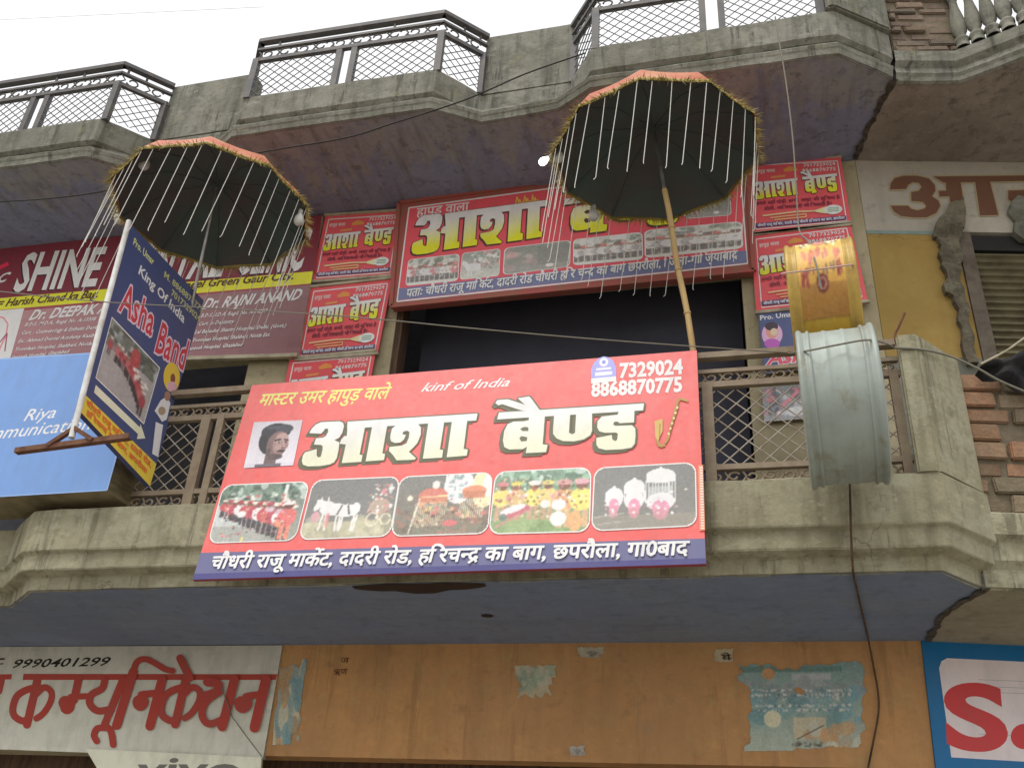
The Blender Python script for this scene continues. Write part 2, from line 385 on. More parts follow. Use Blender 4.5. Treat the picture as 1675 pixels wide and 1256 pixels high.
    def raster(s, q, im, rad=None, mask=None):
        """a printed picture: a fine grid of coloured cells on the quad q (pixels, clockwise from top left)"""
        h = quadmap(q); ny, nx = im.shape[:2]; d = s.off(); a = im.astype(float)/255
        L = np.where(a <= .04045, a/12.92, ((a+.055)/1.055)**2.4)/s.K; L = np.clip(L, 0, .86)
        P = [[s.p.hit(*h(i/nx, j/ny))+d for i in range(nx+1)] for j in range(ny+1)]
        for j in range(ny):
            for i in range(nx):
                if mask is not None and not mask[j, i]: continue
                if rad:
                    u, v = (i+.5)/nx, (j+.5)/ny; du = max(rad[0]-u, u-1+rad[0], 0)/rad[0]; dv = max(rad[1]-v, v-1+rad[1], 0)/rad[1]
                    if du*du+dv*dv > 1: continue
                s.mb.face((P[j+1][i], P[j+1][i+1], P[j][i+1], P[j][i]), tuple(L[j, i]))
    def build(s, name, mat, parent=None): return s.mb.build(name, mat, parent)
def quadmap(q):
    """homography from the unit square (v down) to the pixel quad q"""
    src = [(0, 0), (1, 0), (1, 1), (0, 1)]; A = []; B = []
    for (u, v), (x, y) in zip(src, q):
        A += [[u, v, 1, 0, 0, 0, -u*x, -v*x], [0, 0, 0, u, v, 1, -u*y, -v*y]]; B += [x, y]
    h = np.linalg.solve(np.array(A, float), np.array(B, float))
    def f(u, v):
        w_ = h[6]*u+h[7]*v+1; return ((h[0]*u+h[1]*v+h[2])/w_, (h[3]*u+h[4]*v+h[5])/w_)
    return f
def board(name, plane, quad, thick, mat, parent, fwdoff=0):
    """a flat panel of real thickness whose front face fills the quad on the plane"""
    P = [plane.hit(*q)+plane.n*fwdoff for q in quad]; B = [p-plane.n*thick for p in P]; mb = MB()
    mb.hexa([P[3], P[2], B[3], B[2], P[0], P[1], B[0], B[1]]); return mb.build(name, mat, parent)
# ---- the two big words of the band's name, traced once (units: tracing pixels)
A3 = [(203,385),(225,345),(260,308),(310,285),(480,277),(512,290),(520,322),(505,380),(478,425),(432,450),(478,470),(470,540),(455,610),(430,650),(390,670),(300,685),(190,688),(145,672),(135,640),(145,590),(165,560),(272,530),(270,590),(285,607),(308,600),(325,530),(325,505),(310,492),(245,490),(265,432),(330,425),(355,410),(375,375),(375,345),(345,345),(335,365),(310,390)]
WORD1 = [A3, [(552,280),(1739,206),(1727,269),(548,345)],
  [(552,335),(712,325),(662,582),(690,585),(678,646),(500,658),(537,488),(480,482),(497,440),(525,412),(545,412)],
  [(778,320),(915,310),(870,570),(895,575),(885,630),(718,642)],
  [(945,400),(958,345),(1000,308),(1190,295),(1222,335),(1220,400),(1190,475),(1150,518),(1112,555),(1178,615),(1160,627),(1000,633),(965,582),(932,548),(935,512),(1045,500),(1090,478),(1112,425),(1118,375),(1095,362),(1062,372),(1052,395),(1085,402),(1068,442),(1035,470),(985,475),(950,460),(942,430)],
  [(1290,290),(1435,280),(1395,535),(1425,540),(1415,608),(1240,618)], [(1505,280),(1645,270),(1612,530),(1650,535),(1640,590),(1458,605)]]
WORD2 = [[(283,168),(300,142),(400,134),(585,195),(640,240),(530,238),(345,178),(310,190)], [(487,125),(590,108),(605,120),(690,235),(600,240),(560,190)],
  [(315,255),(1640,172),(1630,235),(300,318)], [(590,325),(545,335),(450,338),(395,362),(365,420),(352,510),(365,570),(410,592),(530,588),(590,560)],
  [(590,295),(735,285),(715,545),(760,550),(745,615),(560,625),(578,545)],
  [(820,280),(965,272),(955,440),(985,455),(1010,440),(1020,270),(1165,262),(1165,420),(1150,460),(1090,500),(1000,518),(900,515),(840,490),(810,450),(810,400)],
  [(1408,245),(1552,235),(1548,345),(1415,352),(1400,338),(1368,340),(1358,365),(1378,378),(1530,372),(1560,400),(1562,470),(1555,540),(1525,575),(1440,590),(1290,597),(1225,580),(1205,548),(1205,488),(1345,460),(1350,500),(1375,517),(1395,505),(1402,450),(1385,438),(1280,440),(1230,425),(1212,390),(1215,335),(1255,292),(1400,275)]]
WHOLES = [[(510,405),(545,385),(585,390),(585,425),(530,425)], [(502,490),(520,470),(575,480),(570,515),(520,520)]]
SCL = 5.583
B_C = [Vector((-2.8142, -.05, 4.4264)), Vector((-.1918, -.0618, 4.4396)), Vector((-.1862, -.2291, 3.1784)), Vector((-2.8086, -.2173, 3.1651))]
PB = Plane(B_C[0], -(B_C[1]-B_C[0]).cross(B_C[0]-B_C[3])) if (B_C[1]-B_C[0]).cross(B_C[0]-B_C[3]).y > 0 else Plane(B_C[0], (B_C[1]-B_C[0]).cross(B_C[0]-B_C[3]))
def words_local():
    out = []
    for W, o, holes in ((WORD1, (470, 640), []), (WORD2, (760, 630), WHOLES)):
        L = [[PB.loc(PB.hit(o[0]+x/SCL, o[1]+y/SCL)) for x, y in p] for p in W]; Hh = [[PB.loc(PB.hit(o[0]+x/SCL, o[1]+y/SCL)) for x, y in p] for p in holes]
        xs = [q[0] for p in L for q in p]; ys = [q[1] for p in L for q in p]
        x0, x1, y0, y1 = min(xs), max(xs), min(ys), max(ys)
        nz = lambda P: [[((x-x0)/(x1-x0), (y-y0)/(y1-y0)) for x, y in p] for p in P]
        out.append((nz(L), nz(Hh), (x1-x0, y1-y0), (x0, y0)))
    return out
WL = words_local()
def bandword(art, k, O, U, V, face, foot, dark, ow, sh):
    """word k of the band name as offset dark edge plus shaded face; O corner, U width, V height vectors"""
    L, Hh, _, _ = WL[k]; r, u = U.normalized(), V.normalized()
    put = lambda p, dx=0, dy=0: [O + U*x + V*y + r*dx + u*dy for x, y in p]
    D = art.col(dark)
    for t in (1.0, .5):
        for p in L: art.poly3(put(p, sh[0]*t, sh[1]*t), dark)
    for a in range(6):
        for p in L: art.poly3(put(p, ow*math.cos(a*math.pi/3), ow*math.sin(a*math.pi/3)), dark)
    ct, cb = art.col(face), art.col(foot)
    for p in L:
        cols = [tuple(ct[i]*t+cb[i]*(1-t) for i in range(3)) for t in (min(1, max(0, (y-.22)*2.2)) for x, y in p)]
        art.poly3(put(p), face, cols)
    for p in Hh: art.poly3(put(p), dark)
# ---- small pictures for the prints
class Im:
    def __init__(s, w, h, top, bot=None):
        t = np.linspace(0, 1, h)[:, None, None]; bot = bot or top
        s.a = np.ones((h, w, 3))*((1-t)*np.array(top, float)+t*np.array(bot, float)); s.w, s.h = w, h
        s.Y, s.X = np.mgrid[0:h, 0:w]; s.X = (s.X+.5)/w; s.Y = (s.Y+.5)/h
    def put(s, m, c, al=1.): s.a[m] = s.a[m]*(1-al)+np.array(c, float)*al
    def ell(s, x, y, rx, ry, c, al=1., rot=0.):
        dx, dy = s.X-x, (s.Y-y); c_, s_ = math.cos(rot), math.sin(rot)
        s.put(((dx*c_+dy*s_)/rx)**2 + ((-dx*s_+dy*c_)/ry)**2 < 1, c, al); return s
    def rect(s, x0, y0, x1, y1, c, al=1.): s.put((s.X >= x0) & (s.X < x1) & (s.Y >= y0) & (s.Y < y1), c, al); return s
    def line(s, x0, y0, x1, y1, wd, c, al=1.):
        dx, dy = x1-x0, y1-y0; L = dx*dx+dy*dy or 1; t = np.clip(((s.X-x0)*dx+(s.Y-y0)*dy)/L, 0, 1)
        s.put((s.X-x0-t*dx)**2+(s.Y-y0-t*dy)**2 < wd*wd, c, al); return s
    def specks(s, n, x0, x1, y0, y1, rs, cols, al=.8):
        for _ in range(n):
            s.ell(rng.uniform(x0, x1), rng.uniform(y0, y1), rng.uniform(*rs), rng.uniform(*rs)*1.3, cols[rng.integers(len(cols))], al)
        return s
    def noise(s, k):
        s.a += rng.normal(0, k, (s.h, s.w, 1)) + rng.normal(0, k*.45, (s.h, s.w, 3))
        b = s.a.copy(); b[1:-1, 1:-1] = (s.a[1:-1, 1:-1]*2+s.a[:-2, 1:-1]+s.a[2:, 1:-1]+s.a[1:-1, :-2]+s.a[1:-1, 2:])/6; s.a = b
        g = s.a.mean(axis=2, keepdims=True); s.a = (s.a*.72+g*.28)*.86+14  # contrast softened: glare haze put into the picture colours
        return np.clip(s.a, 0, 255)
def man(im, x, y, h, coat, hat, leg=None, skin=(150, 100, 80)):
    """a small printed figure, feet at y, height h"""
    wd = h*.17
    if leg: im.rect(x-wd*.55, y-h*.45, x-wd*.05, y, leg).rect(x+wd*.08, y-h*.45, x+wd*.55, y, leg)
    im.ell(x, y-h*.58, wd, h*.24, coat); im.ell(x, y-h*.88, wd*.5, h*.095, skin); im.ell(x, y-h*.955, wd*.62, h*.06, hat)
# ================================================================== THE GROUND
mb = MB(); mb.face([(-300, -300, 0), (300, -300, 0), (300, 300, 0), (-300, 300, 0)])
structure(mb.build("road", M_ROAD))
# ================================================================== THE MAIN BUILDING
bld = thing("balcony_building", "old concrete building with stepped balcony slabs and lavender ceilings behind the band banners", "building")
def fine(path, step=.14, jit=.004):
    out = []
    for (x0, y0), (x1, y1) in zip(path, path[1:]):
        n = max(1, int(math.hypot(x1-x0, y1-y0)/step))
        for i in range(n):
            t = i/n; j = jit if 0 < i else 0
            out.append((x0+(x1-x0)*t+random.uniform(-j, j)*.3, y0+(y1-y0)*t+random.uniform(-j, j)))
    return out+[path[-1]]
def offs(path, d):
    out = []
    for i, (x, y) in enumerate(path):
        n = Vector((0, 0))
        for a, b in ((i-1, i), (i, i+1)):
            if a >= 0 and b < len(path):
                e = Vector((path[b][0]-path[a][0], path[b][1]-path[a][1])).normalized(); n += Vector((e.y, -e.x))
        n.normalize(); out.append((x+n.x*d, y+n.y*d))
    return out
def sweep(mb, path, prof, jit=.0025):
    pts = fine(path); rows = []
    for d, z in prof:
        rows.append([(x, y, z+random.uniform(-jit, jit)) for x, y in offs(pts, d)])
    mb.grid(rows, None, False)
LOW = [(-9, .27), (-4.30, .27), (-3.97, 0), (.866, 0), (1.075, .25)]
UPP = [(-9, .01), (-4.68, .02), (-4.40, .20), (-3.74, .19), (-3.46, .015), (-1.935, 0), (-1.62, .19), (-1.07, .16), (-.82, .01), (.77, 0), (1.12, .26)]
mb = MB()
sweep(mb, LOW, [(-.02, 3.198), (0, 3.205), (.004, 3.268), (.012, 3.276), (.072, 3.292), (.077, 3.300), (.079, 3.376), (.084, 3.384), (.104, 3.396), (.107, 3.404), (.107, 3.643), (.095, 3.65), (-.12, 3.65), (-.12, 3.45), (-1.0, 3.45)][::1])
mb.build("lower_slab", M_CONC_LOW, bld)
mb = MB(); pts = offs(LOW, -.005)
mb.face([(x, y, 3.2) for x, y in pts] + [(1.075, 1.2, 3.2), (-9, 1.2, 3.2)]); mb.build("lower_soffit", M_SOFF_LOW, bld)
UPT = [(-9, .03), (-4.66, .03), (-4.36, .335), (-3.64, .325), (-3.43, .03), (-1.935, .02), (-1.67, .32), (-1.0, .31), (-.80, .03), (.77, .01), (1.12, .27)]
mb = MB()
sweep(mb, UPP, [(-.02, 6.605), (0, 6.612), (.006, 6.655), (.012, 6.665), (.018, 6.690), (.008, 6.705), (-.012, 6.712), (-.02, 6.745), (-.35, 6.75), (-1.2, 6.85)])
sweep(mb, UPT, [(-.03, 6.735), (0, 6.737), (.028, 6.765), (.03, 6.98), (.02, 6.99), (-.10, 6.99), (-.10, 6.85), (-1.2, 6.85)])
mb.build("upper_slab", M_CONC, bld)
mb = MB(); pts = offs(UPP, -.005)
mb.face([(x, y, 6.608) for x, y in pts] + [(1.12, 1.05, 6.608), (-9, 1.05, 6.608)]); mb.build("upper_soffit", M_SOFF_UP, bld)
def prism(mb, plan, z0, z1):
    n = len(plan); a = [(x, y, z0) for x, y in plan]; b = [(x, y, z1) for x, y in plan]
    mb.face(b); mb.face(a[::-1])
    for i in range(n): j = (i+1) % n; mb.face([a[i], a[j], b[j], b[i]])
def pier(name, plan, z0, z1, m):
    mb = MB(); prism(mb, plan, z0, z1); return mb.build(name, m, bld, .012)
pier("terrace_parapet", [(-4.36, .31), (-3.61, .295), (-3.60, .44), (-4.38, .46)], 6.985, 7.60, M_CONC)
pier("terrace_parapet", [(-1.675, .295), (-.985, .285), (-.985, .43), (-1.69, .45)], 6.985, 7.615, M_CONC)
pier("terrace_pier", [(.73, -.055), (.785, -.055), (1.15, .205), (1.15, .5), (.73, .12)], 6.985, 8.2, M_CONC)
pier("balcony_pier", [(.806, -.109), (.907, -.109), (1.145, .175), (1.13, .6), (1.0, .6), (.90, .12), (.83, .05)], 3.64, 4.42, M_CONC_LOW)
# upper storey wall, pillars, beam and the dark rooms behind
mb = MB(); mb.box(-3.53, -2.40, 1.0, 1.25, 3.4, 6.6); mb.build("pillar", M_BEIGE, bld)
mb = MB(); mb.box(.085, .93, 1.0, 1.25, 3.4, 6.6); mb.build("pillar", M_BEIGE, bld)
mb = MB(); mb.box(-2.398, .083, 1.02, 1.22, 5.80, 6.6); mb.build("beam", M_BEIGE, bld)
mb = MB(); mb.box(-9, -3.532, 1.02, 1.22, 5.40, 6.6); mb.build("beam", M_BEIGE, bld)
mb = MB(); mb.box(-2.398, -2.352, 1.01, 1.15, 3.4, 5.79); mb.build("door_frame", M_DARKWOOD, bld)
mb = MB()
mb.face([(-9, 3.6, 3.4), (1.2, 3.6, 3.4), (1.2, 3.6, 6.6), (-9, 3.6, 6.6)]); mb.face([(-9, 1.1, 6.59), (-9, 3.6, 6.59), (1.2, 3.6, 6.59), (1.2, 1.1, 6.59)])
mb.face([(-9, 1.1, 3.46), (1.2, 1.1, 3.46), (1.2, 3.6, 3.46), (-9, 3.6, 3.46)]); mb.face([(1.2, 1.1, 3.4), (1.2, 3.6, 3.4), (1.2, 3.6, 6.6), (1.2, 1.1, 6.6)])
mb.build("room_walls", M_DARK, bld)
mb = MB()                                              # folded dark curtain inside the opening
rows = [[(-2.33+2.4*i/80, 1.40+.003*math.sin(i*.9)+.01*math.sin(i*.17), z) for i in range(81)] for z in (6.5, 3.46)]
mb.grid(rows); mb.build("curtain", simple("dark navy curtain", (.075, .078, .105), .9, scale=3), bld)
# ground floor wall
mb = MB(); mb.box(-2.95, .93, 1.14, 1.3, 2.53, 3.2); mb.build("lintel_wall", M_ORANGE, bld)
mb = MB(); mb.box(-9, -2.952, 1.16, 1.3, 2.53, 3.2); mb.build("lintel_wall", M_BEIGE, bld)
mb = MB(); mb.box(-9, .93, 1.45, 1.5, 0, 2.6); mb.build("shop_shutter", M_DARKWOOD, bld)
# damp broken patch and drain hole in the lower ceiling
mb = MB(); c = atZ(672, 948, 3.19); n = 22
ring = [(c.x+.36*math.cos(a)*(1+.05*math.sin(3*a)), .03+.12*abs(math.sin(a))*(1+.18*math.sin(5*a)+.1*math.sin(9*a))*(1 if math.sin(a) > 0 else -.2), 3.196) for a in (2*math.pi*i/n for i in range(n))]
mb.face(ring[::-1]); mb.build("broken_plaster", simple("damp brown plaster", (.055, .035, .025), .95, scale=9), bld)
mb = MB(); c = atZ(797, 1006, 3.2); mb.face([(c.x+.035*math.cos(a), c.y+.03*math.sin(a), 3.196) for a in (-2*math.pi*i/14 for i in range(14))]); mb.build("drain_hole", M_WIRE, bld)
# ================================================================== RAILINGS
def scroll_band(mb, a, b, z0, z1, r):
    """cast scroll work between two rails: rows of C scrolls"""
    a, b = Vector(a), Vector(b); L = (b-a).length; t = (b-a)/L; h = (z1-z0); st = h*1.55; n = max(1, int(L/st)); st = L/n
    for i in range(n):
        o = a + t*(st*(i+.5)) + Vector((0, 0, (z0+z1)/2 - a.z)); s = 1 if i % 2 else -1
        pts = []
        for k in range(11):
            an = math.radians(30+k*33); rr = h*.46*(1-.055*k); pts.append(o + t*(rr*1.25*math.cos(an)*s) + Vector((0, 0, rr*math.sin(an)*s)))
        mb.tube(pts, r, 4, cap=False)
        mb.tube([o-t*(st*.5)+Vector((0, 0, -h*.45*s)), o-t*(st*.3), o-t*(st*.5)+Vector((0, 0, h*.45*s))], r, 4, cap=False)
def diamond_mesh(mb, a, b, z0, z1, sx, sz, r):
    a, b = Vector(a), Vector(b); L = (b-a).length; t = (b-a)/L; H = z1-z0; k = sz/sx
    for s in (1, -1):
        c = -H/k if s > 0 else 0
        end = L if s > 0 else L+H/k
        x = c
        while x < end:
            # wire through (x, z0) with slope s*k
            p = []
            for u, zz in ((x, 0), (x+s*H/k, H)): p.append((u, zz))
            (u0, w0), (u1, w1) = sorted(p)
            f0 = max(0, (0-u0)/(u1-u0)); f1 = min(1, (L-u0)/(u1-u0))
            if f1 > f0+.02:
                A = a+t*(u0+(u1-u0)*f0); B = a+t*(u0+(u1-u0)*f1); A.z = z0+w0+(w1-w0)*f0; B.z = z0+w0+(w1-w0)*f1
                mb.tube([A, B], r, 4, cap=False)
            x += sx
def railing(label, path, zs, posts, mat_, mesh_mat, ends=True, group=None, sx=.1, gap=None):
    """zs: bottom, lower band top, mesh bottom, mesh top, band bottom, band top, top rail"""
    root = thing("balcony_railing", label, "railing", group)
    P = [Vector((x, y, 0)) for x, y in path]; z = zs
    def rail(name, zz, h, d):
        mb = MB()
        for a, b in zip(P, P[1:]):
            e = (b-a).normalized()*.008; mb.bar(a-e+Vector((0, 0, zz)), b+e+Vector((0, 0, zz)), d, h, (0, 0, 1))
        mb.build(name, mat_, root)
    rail("top_rail", z[6], .035, .05); rail("rail", z[5]+.008, .022, .03); rail("rail", z[4]-.018, .034, .034)
    if z[1] > z[0]+.02: rail("rail", z[2]-.015, .03, .034)
    mb = MB(); ms = MB(); m2 = MB()
    for a, b in zip(P, P[1:]):
        scroll_band(mb, a+Vector((0, 0, z[4])), b+Vector((0, 0, z[4])), z[4], z[5], .0075)
        if z[1] > z[0]+.02: scroll_band(m2, a+Vector((0, 0, z[0])), b+Vector((0, 0, z[0])), z[0], z[1], .0075)
        if gap and min(a.x, b.x) < gap[0] < max(a.x, b.x) and abs(a.y-b.y) < .1:
            q = [a+(b-a)*((g_-a.x)/(b.x-a.x)) for g_ in gap]; diamond_mesh(ms, a, q[0], z[2], z[3], sx, sx*.9, .0042); diamond_mesh(ms, q[1], b, z[2], z[3], sx, sx*.9, .0042)
        else: diamond_mesh(ms, a, b, z[2], z[3], sx, sx*.9, .0042)
    mb.build("scroll_band", mat_, root); m2.v and m2.build("scroll_band", mat_, root); ms.build("mesh_panel", mesh_mat, root)
    for x, y, wd, d in posts:
        mb = MB(); mb.bar((x, y, z[0]-.012), (x, y, z[4]-.004), wd, .041, d); mb.build("post", mat_, root)
    for k in range(1, 7):                              # stubs that carry the top rail
        mb = MB(); i = (k*len(P)//7) % (len(P)-1); a, b = P[i], P[i+1]; p = a+(b-a)*((k*.37) % 1)
        mb.bar(p+Vector((0, 0, z[5]+.018)), p+Vector((0, 0, z[6]-.018)), .014, .014); mb.build("rail_stub", mat_, root)
    return root
ZL = (3.70, 3.757, 3.795, 4.232, 4.285, 4.342, 4.448)
def xl(px, py): return atY(px, py, .03).x
lp = [(xl(1160, 700), .03, .055, (0, -1, 0)), (.79, .03, .045, (0, -1, 0)), (xl(333, 715), .03, .06, (0, -1, 0)), (xl(357, 715), .03, .045, (0, -1, 0)), (-3.9, .03, .05, (0, -1, 0)), (-1.9, .03, .05, (0, -1, 0)), (-1.0, .03, .05, (0, -1, 0))]
railing("brown rusty balcony railing with diamond mesh behind the large hanging banner", [(-4.27, .27), (-3.95, .03), (.815, .03)], ZL, lp, M_RAIL, M_MESH, gap=(xl(333, 715), xl(357, 715)))
ZU = (6.985, 6.985, 7.0, 7.375, 7.392, 7.485, 7.585)
def xu(px, py): return atY(px, py, .01).x
g = "terrace railings on the roof edge"
railing("dark grey terrace railing above the left umbrella, cut by the left picture edge", [(-7, .03), (-4.62, .02), (-4.345, .30)], ZU,
        [(-4.62, .02, .05, (0, -1, 0)), (-4.36, .29, .05, (0, -1, 0)), (xu(40, 195), .03, .045, (0, -1, 0)), (xu(63, 192), .03, .045, (0, -1, 0))], M_RAILUP, M_RAILUP, group=g, sx=.085, gap=(xu(40, 195), xu(63, 192)))
railing("dark grey terrace railing in the middle bay between two solid parapets", [(-3.60, .29), (-3.41, .01), (-1.925, .01), (-1.665, .275)], ZU,
        [(-3.41, .01, .05, (0, -1, 0)), (-1.925, .01, .05, (0, -1, 0)), (-1.675, .265, .04, (0, -1, 0)), (-3.595, .28, .04, (0, -1, 0)), (xu(547, 130), .015, .045, (0, -1, 0)), (xu(572, 127), .015, .045, (0, -1, 0))], M_RAILUP, M_RAILUP, group=g, sx=.085, gap=(xu(547, 130), xu(572, 127)))
railing("dark grey terrace railing above the right umbrella, ending at the concrete corner pier", [(-1.0, .29), (-.79, .02), (.725, .01)], ZU,
        [(-.79, .02, .05, (0, -1, 0)), (-.995, .28, .04, (0, -1, 0)), (.70, .01, .05, (0, -1, 0)), (xu(1150, 42), .01, .045, (0, -1, 0)), (xu(1181, 38), .01, .045, (0, -1, 0))], M_RAILUP, M_RAILUP, group=g, sx=.085, gap=(xu(1150, 42), xu(1181, 38)))
# ================================================================== THE LARGE BANNER
RED = (238, 118, 118)
ban = thing("shop_banner", "large tilted salmon red banner with five photographs and a man's portrait over the railing", "banner")
mb = MB(); nB = PB.n
Bk = [p-nB*.022 for p in B_C]
mb.hexa([B_C[3], B_C[2], Bk[3], Bk[2], B_C[0], B_C[1], Bk[0], Bk[1]]); mb.build("banner_board", simple("banner cloth edge", (.36, .07, .09), .6), ban)
KB = .62
a = Art(PB, KB, .0008)
RED2 = 0
BQ = [(412.3, 630.2), (1139.7, 573.2), (1154.7, 921.8), (315.3, 947.8)]
im = Im(96, 48, (234, 98, 96), (230, 90, 88)); im.a += rng.normal(0, 2.0, (48, 96, 1)); a.raster(BQ, np.clip(im.a, 0, 255))
a.poly([(328.6, 904), (1153, 880.5), (1154.7, 921.8), (315.3, 947.8)], (92, 92, 124))
a.poly([(318, 938), (1154, 912.5), (1154.7, 921.8), (315.3, 947.8)], (66, 64, 110))
a.text("मास्टर उमर हापुड़ वाले", (421, 664), (633, 652), 20, (250, 238, 110), .016, .18)
a.text("kinf of India", (687, 641), (831, 632), 15, (252, 244, 236), .012, .55)
a.text("7329024", (1013, 618), (1117, 611), 24, (253, 248, 225), .036)
a.text("8868870775", (967, 649), (1117, 640), 24, (253, 248, 225), .036)
h = quadmap([(967, 586), (1008, 583), (1008, 624), (967, 628)])                     # payment sticker
a.poly([h(0, 1), h(0, .45), h(.1, .2), h(.3, .03), h(.5, -.03), h(.7, .03), h(.9, .2), h(1, .45), h(1, 1)], (140, 140, 205))
a.poly([h(.5+.18*math.cos(t), .2+.17*math.sin(t)) for t in (i*.5236 for i in range(12))], (250, 250, 252)); a.poly([h(.5+.08*math.cos(t), .2+.08*math.sin(t)) for t in (i*.7854 for i in range(8))], (120, 120, 200))
for v0, v1, u0, u1 in ((.42, .5, .2, .8), (.58, .72, .16, .84), (.8, 1., 0, 1)): a.poly([h(u0, v0), h(u1, v0), h(u1, v1), h(u0, v1)], (250, 248, 250))
for k in (0, 1):
    L, Hh, (wd, hg), (x0, y0) = WL[k]
    bandword(a, k, PB.o + PB.r*x0 + PB.u*y0, PB.r*wd, PB.u*hg, (226, 228, 222), (214, 209, 172), (90, 90, 72), .0095, (-.020, -.021))
# saxophone
for pts, wd in (([(1126, 657), (1112, 653), (1108, 660), (1100, 690), (1093, 718), (1088, 726)], 4.5), ([(1088, 728), (1080, 731), (1075, 722), (1079, 705), (1078, 691)], 6)): a.line(pts, wd*.85, (150, 122, 70))
a.poly([(1071, 690), (1084, 686), (1084, 706), (1077, 722), (1072, 716)], (176, 150, 90)); a.line([(1110, 664), (1095, 712)], 2, (120, 92, 50)); a.line([(1080, 694), (1079, 718)], 1.6, (130, 104, 58))
for i in range(6): a.ell(1108-i*2.8, 668+i*8.5, 2.0, 2.0, (206, 184, 130), 8)
a.poly([(1142, 762), (1150, 761.4), (1153.5, 868), (1144.5, 868.6)], (226, 128, 96))
for i in range(24): a.poly([(1144.5+i*.1, 765+i*4.3), (1149.5+i*.1, 764.8+i*4.3), (1149.6+i*.1, 767+i*4.3), (1144.6+i*.1, 767.2+i*4.3)], (250, 216, 190))
a.text("चौधरी राजू मार्केट, दादरी रोड, हरिचन्द्र का बाग, छपरौला, गा0बाद", (343, 931), (1125, 908), 21.5, (252, 252, 250), .024, .12)
a.build("printed_face", M_PRINT, ban)
def photo(parent, plane, K, q, im, border=(255, 214, 190), bw=.012, rad=(.11, .17), mat_=None, base=.004, name="photo_print"):
    art = Art(plane, K, base)
    if border is not None:
        h = quadmap(q); art.rounded([h(-bw, -bw*1.6), h(1+bw, -bw*1.6), h(1+bw, 1+bw*1.6), h(-bw, 1+bw*1.6)], rad, border)
    art.raster(q, im, rad); return art.build(name, mat_ or M_PRINT, parent)
def pic_band(w_=96, h_=62, night=False):                # a uniformed band walking along a road
    im = Im(w_, h_, (96, 118, 104), (150, 152, 146)); im.specks(70, 0, 1, 0, .3, (.02, .06), [(70, 104, 84), (110, 140, 120), (60, 84, 70), (180, 195, 185)])
    im.put((im.Y > .35+.9*im.X) & (im.Y > .35), (176, 186, 184)); im.put((im.Y > .72), (140, 140, 128), .6)
    im.rect(.74, .02, .78, .35, (205, 214, 204)); im.specks(22, .05, .85, .2, .34, (.012, .03), [(60, 58, 52), (200, 90, 90), (235, 225, 205)])
    for i in range(13):
        x = .08+i*.062+rng.uniform(-.01, .01); hh = .30+.028*i; man(im, x, .46+.036*i+.1, hh, [(205, 70, 76), (214, 92, 84), (190, 64, 84), (228, 216, 214)][i % 4], [(230, 210, 190), (190, 50, 60)][i % 2], (70, 64, 70), (120, 82, 66))
    for i in range(3):
        im.ell(.62+.12*i, .45+.05*i, .06, .05, (196, 160, 176)); im.ell(.7+.1*i, .36+.03*i, .05, .028, (236, 206, 190))
    man(im, .84, .98, .66, (228, 96, 92), (240, 220, 214), (228, 120, 90), (110, 60, 54)); im.ell(.76, .72, .07, .05, (230, 122, 90), 1, .7)
    im.specks(150, .08, .92, .3, .92, (.006, .017), [(120, 60, 62), (236, 226, 214), (206, 96, 96), (84, 74, 72), (226, 140, 130), (170, 120, 150), (150, 96, 80)], .75)
    im.ell(.38, .96, .02, .05, (214, 206, 110)); im.ell(.3, .52, .05, .06, (216, 222, 220)); return im.noise(9)
def pic_horse(w_=100, h_=64):                           # white horses drawing a lit carriage at night
    im = Im(w_, h_, (112, 112, 112), (122, 122, 116)); im.put(im.Y > .74, (172, 166, 134)); im.specks(60, 0, 1, .7, 1, (.02, .09), [(182, 176, 140), (150, 146, 118), (196, 190, 156)], .5)
    W = (228, 226, 222)
    for dx, dy in ((.0, 0), (.16, .03)):
        im.ell(.30+dx, .52+dy, .15, .105, W); im.ell(.18+dx*.6, .44+dy, .05, .12, W, 1, -.6); im.ell(.12+dx*.5, .46+dy, .035, .085, W, 1, .35); im.line(.15+dx*.5, .36, .145+dx*.5, .30, .008, W)
        for lx in (.2, .24, .4, .43): im.line(lx+dx, .6+dy, lx+dx+rng.uniform(-.02, .02), .86+dy, .011, (220, 216, 206))
    im.ell(.56, .52, .05, .1, W); im.line(.40, .46, .36, .62, .012, (100, 100, 100)); im.line(.47, .47, .5, .62, .012, (100, 100, 100)); im.ell(.12, .64, .05, .09, (224, 150, 160), .8); im.ell(.26, .7, .025, .13, (226, 110, 120), .7)
    im.ell(.83, .5, .12, .14, (170, 148, 128)); im.specks(70, .7, .97, .12, .75, (.008, .022), [(232, 220, 196), (190, 150, 130), (220, 120, 130), (150, 130, 110), (245, 240, 225)])
    for cx, r in ((.77, .11), (.92, .09)):
        for k in range(24): im.ell(cx+r*.62*math.cos(k*.262), .72+r*math.sin(k*.262), .009, .012, (214, 204, 172))
    im.ell(.85, .24, .03, .05, (216, 120, 130)); im.ell(.93, .2, .02, .1, (205, 205, 205), .7); return im.noise(6)
